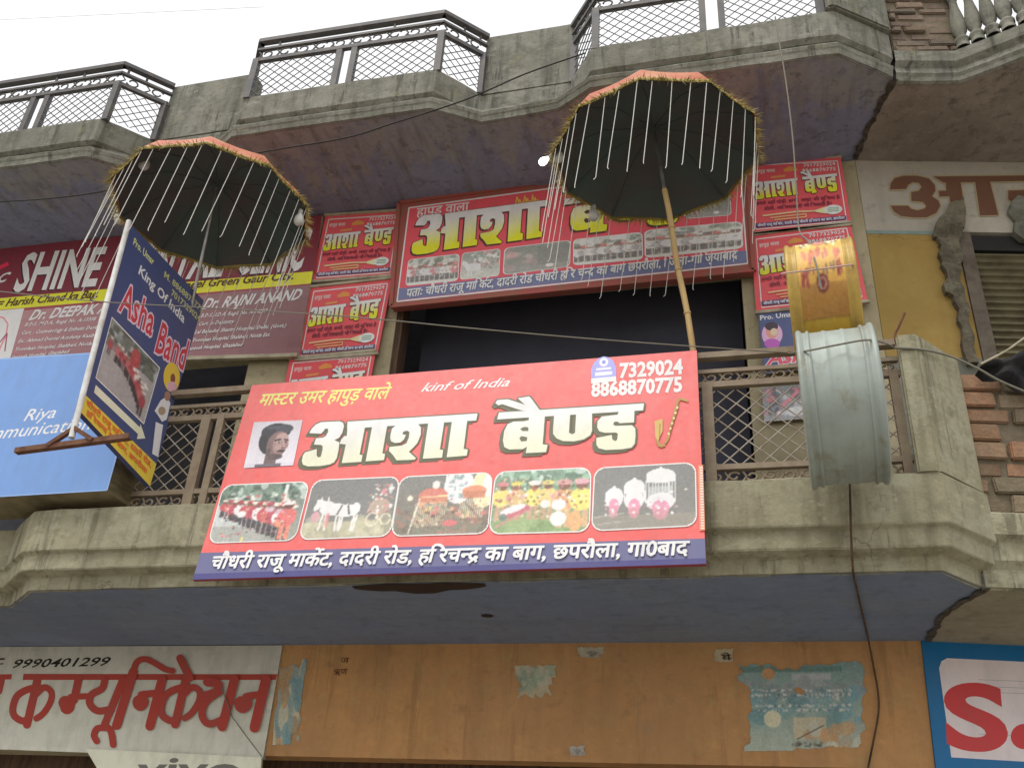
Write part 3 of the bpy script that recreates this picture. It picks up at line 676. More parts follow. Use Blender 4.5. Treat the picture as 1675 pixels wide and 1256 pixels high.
def pic_umbrellas(w_=100, h_=64):                       # two lit red umbrellas carried at night
    im = Im(w_, h_, (118, 118, 114), (126, 118, 100)); im.ell(.66, .2, .16, .3, (222, 232, 238), .9); im.specks(24, .5, .8, 0, .4, (.01, .04), [(240, 246, 250), (150, 170, 176), (130, 150, 150)])
    im.ell(.93, .25, .13, .34, (250, 220, 160), .9); im.ell(.98, .2, .06, .2, (255, 244, 214)); im.specks(60, 0, 1, .55, 1, (.02, .06), [(150, 120, 96), (110, 100, 84), (170, 110, 96), (120, 128, 104)], .6)
    im.ell(.39, .35, .16, .14, (214, 112, 92)); im.rect(.23, .36, .55, .48, (206, 120, 88), .85); im.ell(.41, .16, .045, .07, (210, 206, 196)); im.line(.27, .37, .54, .36, .012, (240, 206, 140))
    im.ell(.83, .3, .13, .1, (220, 130, 90)); im.rect(.71, .3, .95, .42, (196, 110, 80), .8)
    for i in range(16): im.line(.22+i*.022, .46, .19+i*.022, .86, .0045, (226, 196, 150), .8)
    for i in range(12): im.line(.70+i*.022, .42, .68+i*.022, .74, .0045, (236, 214, 170), .8)
    im.specks(110, .15, .98, .4, .9, (.006, .016), [(90, 70, 56), (236, 196, 150), (206, 96, 80), (120, 110, 90), (240, 226, 180)], .6)
    im.specks(18, .22, .95, .56, .7, (.012, .03), [(214, 110, 100), (230, 190, 110), (100, 70, 60)]); im.ell(.6, .82, .08, .05, (216, 96, 96)); im.ell(.14, .38, .03, .05, (248, 220, 180)); im.ell(.27, .5, .03, .04, (240, 150, 110)); im.line(.25, .4, .17, .98, .006, (220, 220, 205)); return im.noise(8)
def pic_players(w_=100, h_=66):                         # turbaned players in yellow with drums on grass
    im = Im(w_, h_, (112, 150, 124), (136, 160, 104)); im.specks(60, 0, 1, 0, .3, (.02, .06), [(90, 120, 100), (150, 190, 160), (190, 210, 196), (104, 134, 112)]); im.put(im.Y > .78, (128, 158, 96)); im.specks(30, .2, 1, .75, 1, (.03, .08), [(116, 146, 86), (150, 176, 112)], .5)
    for x, c, t in ((.09, (226, 206, 92), (216, 120, 120)), (.24, (214, 170, 110), (214, 196, 80)), (.43, (230, 214, 90), (236, 232, 226)), (.57, (226, 196, 110), (222, 206, 90)), (.74, (216, 150, 100), (206, 140, 140)), (.92, (236, 216, 90), (214, 150, 160))):
        man(im, x, .80+.14*(x > .7), .62+.14*(x > .7), c, t, (206, 160, 110) if x > .7 else (190, 150, 110), (140, 86, 66))
    im.specks(34, .03, .97, .3, .62, (.01, .026), [(236, 226, 150), (206, 150, 170), (236, 236, 236), (190, 90, 90), (120, 84, 60)])
    im.specks(170, .02, .98, .12, .85, (.006, .018), [(120, 84, 60), (236, 226, 170), (206, 96, 110), (84, 94, 72), (240, 206, 110), (190, 140, 170), (236, 236, 226)], .7)
    im.ell(.24, .66, .17, .075, (196, 96, 106), 1, -.5); im.ell(.22, .63, .15, .05, (222, 206, 214), 1, -.5); im.ell(.12, .76, .045, .06, (110, 130, 116)); im.line(.06, .9, .42, .62, .018, (206, 120, 120), .7)
    im.ell(.69, .80, .08, .115, (228, 232, 232)); im.ell(.69, .58, .075, .085, (222, 224, 226)); im.ell(.55, .56, .045, .06, (240, 240, 238)); im.ell(.86, .84, .07, .16, (222, 160, 96)); return im.noise(8)
def pic_white(w_=104, h_=68):                           # white lit umbrellas over pink dresses at night
    im = Im(w_, h_, (116, 116, 114), (124, 124, 116)); im.put(im.Y > .8, (150, 140, 124), .6)
    for cx, top, wd, bot in ((.20, .34, .085, .66), (.40, .22, .1, .68), (.66, .06, .145, .72)):
        im.ell(cx, top+.12, wd, .12, (240, 244, 246)); im.rect(cx-wd, top+.12, cx+wd, top+.22, (228, 236, 236)); im.ell(cx, top+.02, .02, .05, (236, 240, 240))
        for k in range(10): im.line(cx-wd+k*wd*2/9, top+.2, cx-wd+k*wd*2/9, bot-.1, .005, (222, 226, 228), .9)
        im.rect(cx-wd*.8, top+.3, cx+wd*.8, bot-.12, (186, 190, 190), .7); im.ell(cx, bot-.12, wd*.95, .14, (238, 228, 232)); im.ell(cx, bot-.02, wd*.6, .13, (222, 130, 160)); im.ell(cx, bot+.08, wd*.5, .09, (206, 130, 140), .8)
    im.specks(40, .12, .82, .45, .8, (.008, .02), [(244, 240, 242), (224, 150, 176), (236, 226, 230)]); im.ell(.91, .42, .012, .015, (240, 236, 210)); im.line(.02, .8, .3, .76, .008, (196, 190, 180), .7); im.line(.05, .92, .3, .88, .006, (200, 196, 190), .6); return im.noise(5)
def pic_portrait(w_=84, h_=78):                         # bearded man looking to the right
    im = Im(w_, h_, (186, 180, 190), (206, 200, 212)); im.put(im.Y > .92, (188, 186, 208), .6)
    im.ell(.46, .42, .27, .32, (44, 42, 48)); im.rect(.38, .66, .62, 1, (104, 80, 80)); im.ell(.50, .24, .30, .19, (46, 46, 54)); im.ell(.66, .18, .18, .10, (58, 60, 72)); im.ell(.42, .14, .14, .04, (76, 78, 92), .6)
    im.ell(.58, .52, .215, .29, (118, 86, 84)); im.ell(.645, .50, .155, .25, (152, 112, 108)); im.ell(.66, .36, .12, .075, (172, 132, 126), .9); im.ell(.78, .545, .035, .06, (150, 108, 104)); im.ell(.61, .58, .07, .06, (172, 130, 124), .7)
    im.ell(.57, .79, .15, .07, (84, 66, 66), .85); im.ell(.65, .79, .09, .05, (74, 58, 60), .8); im.ell(.68, .67, .085, .026, (52, 42, 44)); im.ell(.69, .715, .055, .018, (136, 90, 88)); im.ell(.43, .68, .035, .1, (70, 58, 60), .7)
    im.line(.52, .43, .63, .41, .017, (42, 36, 40)); im.line(.71, .415, .79, .435, .014, (44, 38, 40)); im.ell(.59, .475, .042, .022, (196, 182, 180), .7); im.ell(.597, .475, .02, .02, (34, 30, 34)); im.ell(.745, .475, .018, .02, (38, 32, 36))
    im.line(.69, .45, .735, .58, .014, (180, 138, 130), .8); im.ell(.715, .605, .036, .018, (104, 72, 72)); im.ell(.41, .50, .035, .065, (110, 82, 80))
    im.put((im.Y > .93) & (abs(im.X-.48) < .26), (96, 90, 104)); return im.noise(5)
photo(ban, PB, KB, [(367, 795), (506, 789), (482.5, 883), (342, 887.5)], pic_band())
photo(ban, PB, KB, [(514, 787), (653.5, 781), (637.5, 876), (490, 882)], pic_horse())
photo(ban, PB, KB, [(656, 781.5), (805, 774), (797, 871.5), (641, 876.5)], pic_umbrellas())
photo(ban, PB, KB, [(812, 773.5), (966, 766), (963, 868.5), (801, 872.5)], pic_players())
photo(ban, PB, KB, [(974, 767), (1136.5, 758), (1138.5, 859), (969, 867.5)], pic_white())
photo(ban, PB, KB, [(416, 691), (495.5, 687.5), (480, 761.5), (399, 766)], pic_portrait(), None, rad=(.02, .02), name="portrait_print")
# ================================================================== THE UPPER SIGN
PS = PY(.90)
KU = .46
ups = thing("shop_sign", "red framed signboard with yellow lettering and small photographs, above the dark opening", "sign")
UQ = [(653, 333), (1222, 254), (1233, 443), (640, 502)]
board("sign_board", PS, UQ, .07, M_REDFRAME, ups)
mb = MB(); q3 = [PS.hit(*p) for p in UQ]
for i in range(4): mb.bar(q3[i], q3[(i+1) % 4], .03, .03, (0, -1, 0))
mb.build("frame", M_REDFRAME, ups)
a = Art(PS, KU, .0015)
a.poly([(668, 339.5), (1210, 265), (1223.5, 432), (648.5, 494)], (176, 66, 74))
a.frame([(669, 340.5), (1210, 266), (1222.5, 431.5), (649.5, 493.5)], 2.2, (246, 214, 206))
a.poly([(653, 472), (1220.5, 410), (1222, 430), (650.7, 491.5)], (86, 92, 120))
a.text("हापुड़ वाला", (681, 355), (766, 344.5), 14, (236, 200, 196), .012)
for i in range(9): a.line([(842+i*4.6, 341-i*.7), (846+i*4.2, 322+(i % 3)*5-i*.6), (850+i*4, 336-i*.6)], 1.5, (206, 150, 60))
a.line([(846, 346), (884, 340)], 1.5, (206, 150, 60))
def word_px(art, k, p0, p1, h, *cc, ow=.006, sh=(-.012, -.014), lean=0.):
    O = art.p.hit(*p0); U = art.p.hit(*p1)-O; q, r = proj(O), proj(O+art.p.u*.1)
    V = art.p.u*(.1*h/math.hypot(q[0]-r[0], q[1]-r[1]))
    # keep the level baseline of the traced word
    bandword(art, k, O, U, V + U.normalized()*(lean*V.length), *cc, ow, sh)
word_px(a, 0, (672, 419), (893, 391), 66, (214, 214, 190), (222, 206, 30), (64, 44, 40))
word_px(a, 1, (916, 390), (1122, 364), 86, (214, 214, 190), (222, 206, 30), (64, 44, 40))
a.text("पताः चौधरी राजू मार्किट, दादरी रोड चौधरी हरि चन्द का बाग छपरौला, जिला-गाज़ियाबाद", (664, 487), (1206, 424), 13, (226, 224, 234), .02, .1)
a.build("printed_face", M_PRINT, ups)
def pic_grey(seed, w_=72, h_=44, tint=(150, 152, 146), dark=False, red=True):
    im = Im(w_, h_, (112, 118, 108) if dark else (166, 168, 158), (128, 126, 118) if dark else (186, 184, 174))
    if dark:
        im.specks(20, 0, .5, .1, .9, (.03, .1), [(150, 110, 112), (130, 134, 128), (160, 146, 140)], .5); im.ell(.7, .85, .06, .06, (226, 220, 206)); im.ell(.12, .3, .08, .12, (196, 130, 130), .6); im.rect(.5, .1, 1, .8, (104, 106, 102), .6); return im.noise(6)
    im.specks(26, 0, 1, 0, .4, (.03, .09), [(110, 122, 110), (140, 150, 138), (96, 104, 92), (190, 196, 186)], .7)
    for i in range(10):
        x = .06+i*.098; man(im, x, .9, .62, [(214, 212, 206), (196, 196, 190), (150, 150, 152), (190, 110, 112)][(i*seed) % (4 if red else 3)], [(200, 90, 84), (210, 206, 196), (96, 90, 84)][(i+seed) % 3], (96, 92, 90), (140, 108, 92))
    im.specks(130, 0, 1, .2, .9, (.008, .022), [(110, 108, 100), (226, 224, 214), (150, 120, 110), (90, 96, 86), (190, 186, 176)], .7)
    im.specks(16, 0, 1, .45, .7, (.01, .03), [(226, 224, 216), (110, 104, 100), (200, 150, 130)]); return im.noise(9)
def pic_grey_horse(w_=64, h_=46):
    im = Im(w_, h_, (120, 128, 118), (168, 168, 158)); im.specks(30, .3, 1, 0, .5, (.03, .08), [(104, 116, 104), (150, 160, 150), (190, 130, 130), (206, 200, 190)])
    im.ell(.32, .58, .2, .15, (206, 208, 206)); im.ell(.1, .44, .07, .14, (206, 208, 206), 1, -.5)
    for x in (.2, .28, .44, .5): im.line(x, .65, x, .9, .02, (196, 196, 192))
    im.specks(30, .5, .98, .15, .8, (.015, .04), [(226, 224, 214), (186, 110, 116), (110, 112, 104), (200, 180, 150)]); return im.noise(8)
for q, pic in (([(669, 426), (751, 416.5), (748.5, 459), (664.5, 467.5)], pic_grey(3)), ([(757, 415.5), (818, 408), (816, 451), (753, 457.5)], pic_grey_horse()), ([(826.5, 407), (932.5, 394), (931, 436), (824, 449.5)], pic_grey(1, dark=True)),
               ([(939, 393), (1049.5, 381), (1050.5, 424), (939, 434)], pic_grey(2)), ([(1056, 378), (1211, 363.5), (1214, 406), (1057, 422)], pic_grey(5, red=False)), ([(1120, 322), (1193, 313), (1195.5, 352), (1121, 358)], pic_grey(1, dark=True))):
    photo(ups, PS, KU, q, pic, (240, 196, 190), .014, (.08, .14), base=.0035)
# ================================================================== THE SMALL POSTERS
def poster(label, q, K, front=.955, hidden=False):
    P = PY(front); h = quadmap(q)
    root = thing("band_poster", label, "poster", "red band posters on the pillars")
    ex = [h(-.06, -.06), h(1.05, -.06), h(1.05, 1.05), h(-.06, 1.05)]
    board("poster_board", P, ex, .02, M_REDFRAME, root)
    mb = MB(); c3 = [P.hit(*h(*u)) for u in ((-.07, -.075), (1.06, -.075), (1.06, 1.065), (-.07, 1.065))]
    for i in (0, 2): mb = MB(); mb.bar(c3[i], c3[i+1], .022, .026, (0, -1, 0)); mb.build("edge_strip", M_TRIM, root)
    a = Art(P, K, .0012); R = (184, 70, 76)
    a.poly(ex, R); a.frame([h(0, 0), h(1, 0), h(1, 1), h(0, 1)], 1.6, (244, 196, 190))
    py = lambda v: math.hypot(h(.5, v)[0]-h(.5, 0)[0], h(.5, v)[1]-h(.5, 0)[1])
    T = lambda t, u0, u1, v, hh, c, b=.02, i=0.: a.text(t, h(u0, v), h(u1, v), py(hh), c, b, i, res=1)
    T("हापुड़ वाला", .03, .25, .13, .05, (236, 170, 166)); T("7017329024", .58, .97, .075, .06, (236, 176, 176)); T("8868870775", .56, .97, .165, .06, (236, 176, 176))
    a.poly([h(.34, .1), h(.42, .05), h(.5, .08), h(.52, .13), h(.36, .14)], (190, 120, 60)); a.poly([h(.2, .2), h(.36, .19), h(.36, .225), h(.2, .235)], (206, 120, 70))
    for k, (u0, u1, v, hh) in enumerate(((.01, .50, .56, .30), (.54, .97, .54, .40))): word_px(a, k, h(u0, v), h(u1, v-.02), py(hh), (234, 232, 196), (226, 196, 40), (56, 40, 40), ow=.003, sh=(-.005, -.005))
    T("हमारे यहाँ घोड़ी, बग्गी, लाइट की सुविधा है", .02, .96, .645, .05, (100, 40, 54), .02); T("डोली, आतिशबाजी भी मिलती है।", .1, .86, .735, .05, (90, 40, 54), .02)
    a.line([h(.08, .82), h(.45, .80), h(.68, .815)], 2.2, (226, 160, 120)); a.poly([h(.66, .80), h(.78, .76), h(.78, .87), h(.66, .83)], (226, 170, 130)); a.line([h(.16, .86), h(.55, .845), h(.55, .89), h(.2, .895)], 2, (222, 140, 100))
    e = [h(.865+.105*math.cos(t), .815+.075*math.sin(t)) for t in (i*.35 for i in range(18))]; a.poly(e, (232, 232, 214))
    for v in (.79, .815, .84): a.line([h(.80, v), h(.93, v)], 1.3, (90, 130, 100))
    a.poly([h(0, .925), h(1, .925), h(1, .985), h(0, .985)], (64, 58, 96)); a.text("चौधरी राजू मार्किट, दादरी रोड, चौधरी हरिचन्द का बाग, छपरौला", h(.02, .975), h(.98, .975), py(.04), (190, 186, 206), .02, res=1)
    a.build("printed_face", M_PRINT, root); return root
KP = .47
poster("red band poster at the top of the left pillar, under the purple ceiling", [(537.8, 359.3), (652.3, 351.7), (637.3, 445.4), (517.7, 454.6)], KP)
poster("red band poster in the middle of the left pillar, between two like it", [(513.5, 477), (634, 464), (613, 572), (493, 582)], KP+.06)
poster("red band poster low on the left pillar, mostly hidden behind the large banner", [(480, 594), (607, 582), (588, 690), (458, 702)], KP+.1)
poster("red band poster at the top of the right pillar, crossed by a hanging cable", [(1230.8, 271), (1369.8, 263.6), (1384.8, 361.8), (1236.5, 375.4)], KP)
poster("red band poster on the right pillar, half hidden by the yellow drum", [(1236.8, 391.8), (1384.8, 373.4), (1410, 486), (1246, 503)], KP+.04)
# blue poster below them
PP = PY(.955); bp = thing("blue_poster", "blue poster with a man's round picture, low on the right pillar behind the drums", "poster")
q = [(1240, 513), (1402, 497), (1424, 592), (1250, 612)]; h = quadmap(q); board("poster_board", PP, q, .02, M_PLY, bp)
a = Art(PP, KP+.04); a.poly(q, (66, 74, 108)); a.text("Pro. Umar", (1243, 524), (1300, 517), 8, (214, 214, 222), .02)
a.ell(1263, 547, 17, 19, (186, 140, 170)); a.ell(1263, 542, 10, 12, (176, 128, 110)); a.ell(1262, 534, 11, 7, (60, 52, 60)); a.ell(1263, 562, 13, 8, (150, 80, 150)); a.ell(1266, 543, 6, 6, (196, 160, 140))
a.text("Asha", (1254, 598), (1330, 588), 22, (228, 222, 222), .07, .3); a.text("Asha", (1254, 598), (1330, 588), 22, (196, 72, 90), .03, .3)
a.build("printed_face", M_PRINT, bp)
sp = thing("picture_poster", "small pasted picture sheet on the beige pillar seen through the diamond mesh", "poster"); q = [(1246, 634), (1330, 627), (1326, 684), (1250, 690)]
P9 = PY(.965); board("paper_sheet", P9, q, .004, M_TRIM, sp)
im = Im(40, 30, (96, 98, 104), (126, 128, 132)); im.specks(40, 0, 1, .1, .8, (.03, .09), [(150, 154, 160), (176, 86, 100), (70, 72, 80), (190, 192, 196)]); im.line(.4, .55, .7, .2, .04, (190, 90, 104)); im.ell(.7, .75, .2, .14, (196, 198, 202))
a = Art(P9, .42); a.raster(q, im.noise(8)); a.build("printed_face", M_PRINT_MATT, sp)
# ================================================================== THE DENTAL SIGN
PD = PY(.93); KD = .5
den = thing("clinic_sign", "maroon dental clinic signboard with white slanted capitals and a yellow strip, at the left", "sign")
DQ = [(-70, 414), (527, 352), (487, 581), (-70, 597)]
board("sign_board", PD, DQ, .05, M_TRIM, den)
a = Art(PD, KD)
a.poly(DQ, (124, 52, 62)); a.poly([(-70, 414), (527, 352), (514, 446), (-70, 498)], (98, 38, 48))
a.poly([(-70, 494), (512, 444), (508.5, 464), (-70, 513)], (222, 196, 44))
im = Im(30, 12, (160, 100, 104), (150, 84, 92)); im.a *= (1.0-.22*im.X)[..., None]
a.raster([(40, 508), (507, 466.5), (488, 578), (12, 593)], im.noise(2))
a.poly([(-70, 514), (40, 504.5), (15, 592), (-70, 596)], (214, 204, 200)); a.line([(-20, 515), (6, 520), (13, 530), (10, 550), (2, 565), (-6, 585)], 2.5, (196, 110, 120)); a.line([(0, 560), (12, 545), (8, 575)], 2, (120, 60, 80))
a.line([(-40, 447), (0, 438), (14, 431)], 6, (206, 40, 64)); a.text("C", (-8, 463), (8, 461), 17, (222, 220, 210), .03, .4)
for t, p0, p1, pt in (("SHINE", (20, 476), (157, 466), (43, 413)), ("DENTAL", (182, 464.5), (362, 450), (207, 399)), ("CLINIC", (384, 448), (493, 440), (408, 380))):
    a.text(t, (p0[0]-2, p0[1]+2), (p1[0]-2, p1[1]+2), 0, (40, 14, 22), .03, pt=(pt[0]-2, pt[1]+2)); a.text(t, p0, p1, 0, (206, 206, 198), .028, pt=pt)
B = (66, 40, 30)
a.text("Address = Harish Chand ka Bag.", (-68, 509), (160, 486.5), 14, B, .022, .25)
a.text("Near Radha Aspeel Green Gaur City.", (184, 483), (480, 457), 14, B, .022, .25)
a.text("Dr. DEEPAK ANAND", (46, 524), (236, 506), 18, (236, 228, 226), .028, .3); a.text("Dr. RAJNI ANAND", (330, 506), (490, 490), 18, (228, 214, 214), .028, .3)
C = (222, 196, 196)
for i, (t, x0, x1) in enumerate((("B.D.S., M.D.A., Regd. No. A-13338", 40, 156), ("Cert. : Cosmetology & Esthetic Dentistry", 34, 172), ("Ex.: Ahmed Dental Academy Kasibagh,", 29, 168), ("Yoovdaan Hospital, Shahberi, Noida Ext.", 24, 166), ("Santosh Hospital, Ghaziabad", 18, 112))):
    a.text(t, (x0, 534.5+i*13.4), (x1, 527+i*13.2-(x1-x0)*.02), 6.5, C, .02, .3, res=1)
for i, (t, x0, x1) in enumerate((("B.D.S., I.D.A. Regd. No. A-14287", 328, 436), ("Cert. in Dentistry", 324, 382), ("Lal Bahadur Shastri Hospital, Delhi. (Govt.)", 318, 468), ("Yoovdaan Hospital, Shahberi, Noida Ext.", 314, 442), ("Santosh Hospital, Ghaziabad", 306, 396))):
    a.text(t, (x0, 520+i*13.4), (x1, 520+i*13.4-(x1-x0)*.075), 6.5, C, .02, .3, res=1)
a.build("printed_face", M_PRINT, den)
mb = MB(); b0, b1 = PD.hit(-70, 598), PD.hit(487, 582); mb.bar(b0, b1, .03, .035, (0, -1, 0)); mb.build("bottom_rail", M_TRIM, den)
# ================================================================== THE BLUE LIGHT BOX
PL = PY(-.20); KL = .92
lb = thing("lightbox_sign", "light blue box sign with white slanted lettering and plywood sides, on the left balcony", "sign")
LQ = [(-90, 592), (240, 571), (175, 802.5), (-90, 818)]
P = [PL.hit(*p) for p in LQ]; Bk = [Vector((p.x, .12, p.z)) for p in P]; mb = MB()
mb.hexa([P[3]+Vector((0, .006, 0)), P[2]+Vector((0, .006, 0)), Bk[3], Bk[2], P[0]+Vector((0, .006, 0)), P[1]+Vector((0, .006, 0)), Bk[0], Bk[1]]); mb.build("plywood_box", M_PLY, lb)
a = Art(PL, KL); a.poly(LQ, (118, 156, 214)); a.frame([(-88, 593), (239, 572.5), (175, 801.5), (-88, 817)], 2, (146, 176, 222))
a.text("Riya", (36, 689), (89, 683), 21, (238, 242, 248), .004, .28); a.text("Communication", (-62, 724), (147, 702), 23, (238, 242, 248), .004, .28)
a.build("printed_face", M_PRINT, lb)
# ================================================================== THE PROJECTING BLUE SIGN
H_C = [Vector(p) for p in ((-3.5141, -.6, 5.3171), (-3.473, .148, 5.2344), (-3.3251, -.0167, 3.8191), (-3.3662, -.7647, 3.9019))]
nH = (H_C[1]-H_C[0]).cross(H_C[0]-H_C[3]).normalized()
if nH.x < 0: nH = -nH
PH = Plane(H_C[0], nH); KH = .66
hs_ = thing("projecting_sign", "narrow dark blue sign with red lettering, standing out from the balcony on a white post", "sign")
HQ = [(212, 365), (333, 492), (245, 795), (130, 672)]
board("sign_board", PH, HQ, .03, simple("blue sign edge", (.07, .08, .2), .6), hs_)
a = Art(PH, KH); hh = quadmap(HQ)
a.poly(HQ, (62, 72, 110))
a.poly([(145.5, 649), (262, 757), (250, 797), (134, 684)] if False else [hh(0, .905), hh(1, .875), hh(1, 1), hh(0, 1)], (214, 176, 66))
a.text("Pro. Umar", (217, 399), (250, 434), 0, (190, 196, 130), .02, pt=(219.5, 388))
a.text("King Of India", (225, 446), (300, 529), 0, (214, 218, 226), .022, pt=(229.5, 432))
a.text("M. 8868870775", (267, 452), (331, 513), 0, (170, 174, 120), .02, pt=(269, 442)); a.text("7017329024", (279, 482), (326, 527), 0, (170, 174, 120), .02, pt=(281, 472))
for t, p0, p1, pt in (("Asha", (194, 507), (247, 550), (206, 459)), ("Band", (251, 573), (300, 606), (264, 523))):
    a.text(t, p0, p1, 0, (196, 176, 190), .062, pt=pt); a.text(t, p0, p1, 0, (176, 56, 66), .014, pt=pt)
a.line([(154, 632), (230, 707)], 0.1, (60, 62, 110))
a.poly([(155.9, 629.7), (228, 699), (229, 693), (237, 717), (223, 718), (225, 710), (152.8, 642)], (214, 214, 176))
# small printed man under a yellow sunshade
a.ell(280, 617, 13.5, 24, (206, 170, 64)); a.ell(282, 619, 4, 8, (120, 70, 60)); a.ell(280, 632, 8, 8, (190, 150, 160)); a.poly([(262, 655), (272, 648), (278, 660), (272, 686), (264, 690), (258, 680), (252, 672)], (196, 194, 196)); a.poly([(254, 690), (266, 695), (258, 748), (248, 742)], (198, 196, 198)); a.ell(273, 648, 5, 8, (150, 110, 90)); a.ell(264, 672, 6, 7, (150, 130, 110))
for t, p0, p1, pt in (("चौधरी राजू मार्किट, दादरी रोड,", hh(.05, .945), hh(.95, .918), hh(.05, .918)), ("हरिचन्द का बाग, छपरौला", hh(.08, .985), hh(.92, .965), hh(.08, .96))): a.text(t, p0, p1, 0, (204, 104, 52), .03, pt=pt)
a.build("printed_face", M_PRINT, hs_)
im = Im(54, 60, (96, 100, 96), (150, 146, 144)); im.specks(60, 0, 1, 0, .45, (.03, .09), [(70, 80, 72), (130, 140, 132), (180, 186, 182), (104, 112, 96)]); im.put((im.Y > .3+.0*im.X) & (im.Y > .42-.15*im.X), (160, 154, 152))
for i in range(12):
    t = i/11; man(im, .08+.78*t**.7, .5+.42*t*t+.04, .3+.02*i/2, [(186, 60, 66), (200, 90, 90), (170, 50, 60)][i % 3], (214, 200, 190), (60, 50, 54))
im.ell(.55, .22, .1, .16, (190, 60, 60)); im.specks(20, .1, .9, .2, .5, (.02, .04), [(206, 80, 84), (220, 214, 206), (70, 64, 64)])
photo(hs_, PH, KH, [(182.5, 521), (259.5, 602.5), (234, 692), (156.5, 617.5)], im.noise(8), (200, 200, 210), .012, (.01, .01), base=.004)
mb = MB(); mb.tube([PH.hit(211, 362), PH.hit(163, 538), PH.hit(117, 716)], .0165, 10); mb.build("post", M_WHITEPOST, hs_)
pb = PH.hit(117, 717); PF = PY(pb.y)
mb = MB(); f0, f1 = PF.hit(24, 736), PF.hit(211, 712); mb.bar(f0, f1, .028, .006, (0, -1, 0)); mb.bar(f0+Vector((0, .018, -.011)), f1+Vector((0, .018, -.011)), .03, .005, (0, 0, 1)); mb.build("foot_bar", M_RUST, hs_)
for s_ in (-1, 1):
    mb = MB(); mb.bar(pb+Vector((0, 0, .06)), pb+(f1-f0).normalized()*(.13*s_)+Vector((0, 0, -.025)), .022, .022, (0, -1, 0)); mb.build("brace", M_RUST, hs_)
# ================================================================== UMBRELLAS
def umbrella(label, c, n, pole_low, phase, R=.64, lean=(0, 0), metal_from=.0, bulge=5.5):
    root = thing("parade_umbrella", label, "umbrella", "decorated wedding umbrellas on poles")
    c = Vector(c); n = Vector(n).normalized(); x = n.cross(Vector((0, 1, 0))).normalized(); y = n.cross(x)
    def pt(a, r, hgt): return c + (x*math.cos(a)+y*math.sin(a))*r + n*hgt
    NR = 10; SUB = 4
    def rr(k):                                          # panel edge is a chord, a touch scalloped
        t = (k % SUB)/SUB; return R*math.cos(math.pi/NR)/math.cos((t-.5)*2*math.pi/NR)*(1-.012*math.sin(math.pi*t))
    def shell(z, sc, rim0):
        rows = []
        for j in range(8):
            s = j/7; row = []
            for k in range(NR*SUB):
                t = (k % SUB)/SUB; a = phase+2*math.pi*k/(NR*SUB)
                row.append(pt(a, rr(k)*(1-s)*sc, z+.27*(1-(1-s)**bulge)*(1-.05*math.sin(math.pi*t)*(1-s))))
            rows.append(row)
        return rows
    mb = MB(); mb.grid(shell(.012, 1.01, 0), None, True, True); top = mb.build("canopy", M_TOP, root)
    mb = MB(); mb.grid(shell(0, .995, 0), None, True, True); mb.build("lining", M_UNDER, root)
    mb = MB()                                           # valance band round the rim
    ring = lambda r, z: [pt(phase+2*math.pi*k/(NR*SUB), rr(k)*r, z+.004*math.sin(k*2.1)) for k in range(NR*SUB)]
    mb.grid([ring(1.012, .014), ring(1.022, .002), ring(1.016, -.012)], None, True, True); mb.build("valance", M_GOLD, root)
    mb = MB(); r_ = random.Random(int(phase*100)+3)     # tinsel fringe: many short strands
    for k in range(1500):
        a = r_.uniform(0, 2*math.pi); kk = ((a-phase) % (2*math.pi))/(2*math.pi)*NR*SUB; r0 = rr(kk)*1.02
        p = pt(a, r0, -.004+r_.uniform(-.012, .012)); d = (p-c); d.normalize(); q = p+d*r_.uniform(.008, .062)+Vector((r_.uniform(-.02, .02), r_.uniform(-.02, .02), r_.uniform(-.05, .01)))
        t = Vector((r_.uniform(-1, 1), r_.uniform(-1, 1), r_.uniform(-1, 1))).normalized()*.0032
        mb.face([p-t, p+t, q])
    mb.build("tinsel_fringe", M_GOLD, root)
    hub = c + n*.20; low = Vector(pole_low); d = (low-hub).normalized(); L = (low-hub).length; cut = metal_from
    mb = MB(); mb.tube([hub, hub+d*(L*cut)], .011, 10); mb.build("shaft", M_STEEL, root)
    if cut < 1:
        pts = []; rad = []
        for i in range(9):
            t = cut-.015+(1-cut+.015)*i/8; pts.append(hub+d*(L*t)+Vector((.004*math.sin(i*1.3), .004*math.cos(i*1.7), 0))); rad.append(.0165+.001*(i % 2))
        mb = MB(); mb.tube(pts, rad, 10)
        for i in (2, 4, 6): mb.tube([pts[i]-d*.006, pts[i]+d*.006], .0205, 10)
        mb.build("bamboo_pole", M_BAMBOO, root)
    mb = MB()
    for k in range(NR): mb.tube([pt(phase+2*math.pi*k/NR, R*.98, .004), pt(phase+2*math.pi*k/NR, R*.5, .195), hub+n*.03], .004, 5)
    mb.build("ribs", simple("dark umbrella rib", (.06, .075, .07), .6), root)
    N = 38
    for i in range(N):
        a = 2*math.pi*i/N + r_.uniform(-.02, .02); kk = ((a-phase) % (2*math.pi))/(2*math.pi)*NR*SUB; p = pt(a, rr(kk)*1.015, -.02); Ls = .60+r_.uniform(-.04, .05)
        e = p + Vector((lean[0]+r_.uniform(-.024, .024), lean[1]+r_.uniform(-.024, .024), -1))*Ls; mid = (p+e)/2
        pts = [p, p*.4+mid*.6, mid, mid*.4+e*.6, e, e+Vector((r_.uniform(-.014, .006), 0, -.014))]
        mb = MB(); mb.tube(pts, .0024, 5); mb.build("bead_string", M_BEAD, root)
    return root
U1, U2 = (-3.331, -.15, 5.759), (-.392, .02, 5.95)
umbrella("decorated umbrella with orange top, dark lining and slanting bead strings above the blue projecting sign", U1, (-.046, -.01, 1), tuple(atY(283, 640, .26)), .12, lean=(-.13, -.02), metal_from=.8, bulge=4.3)
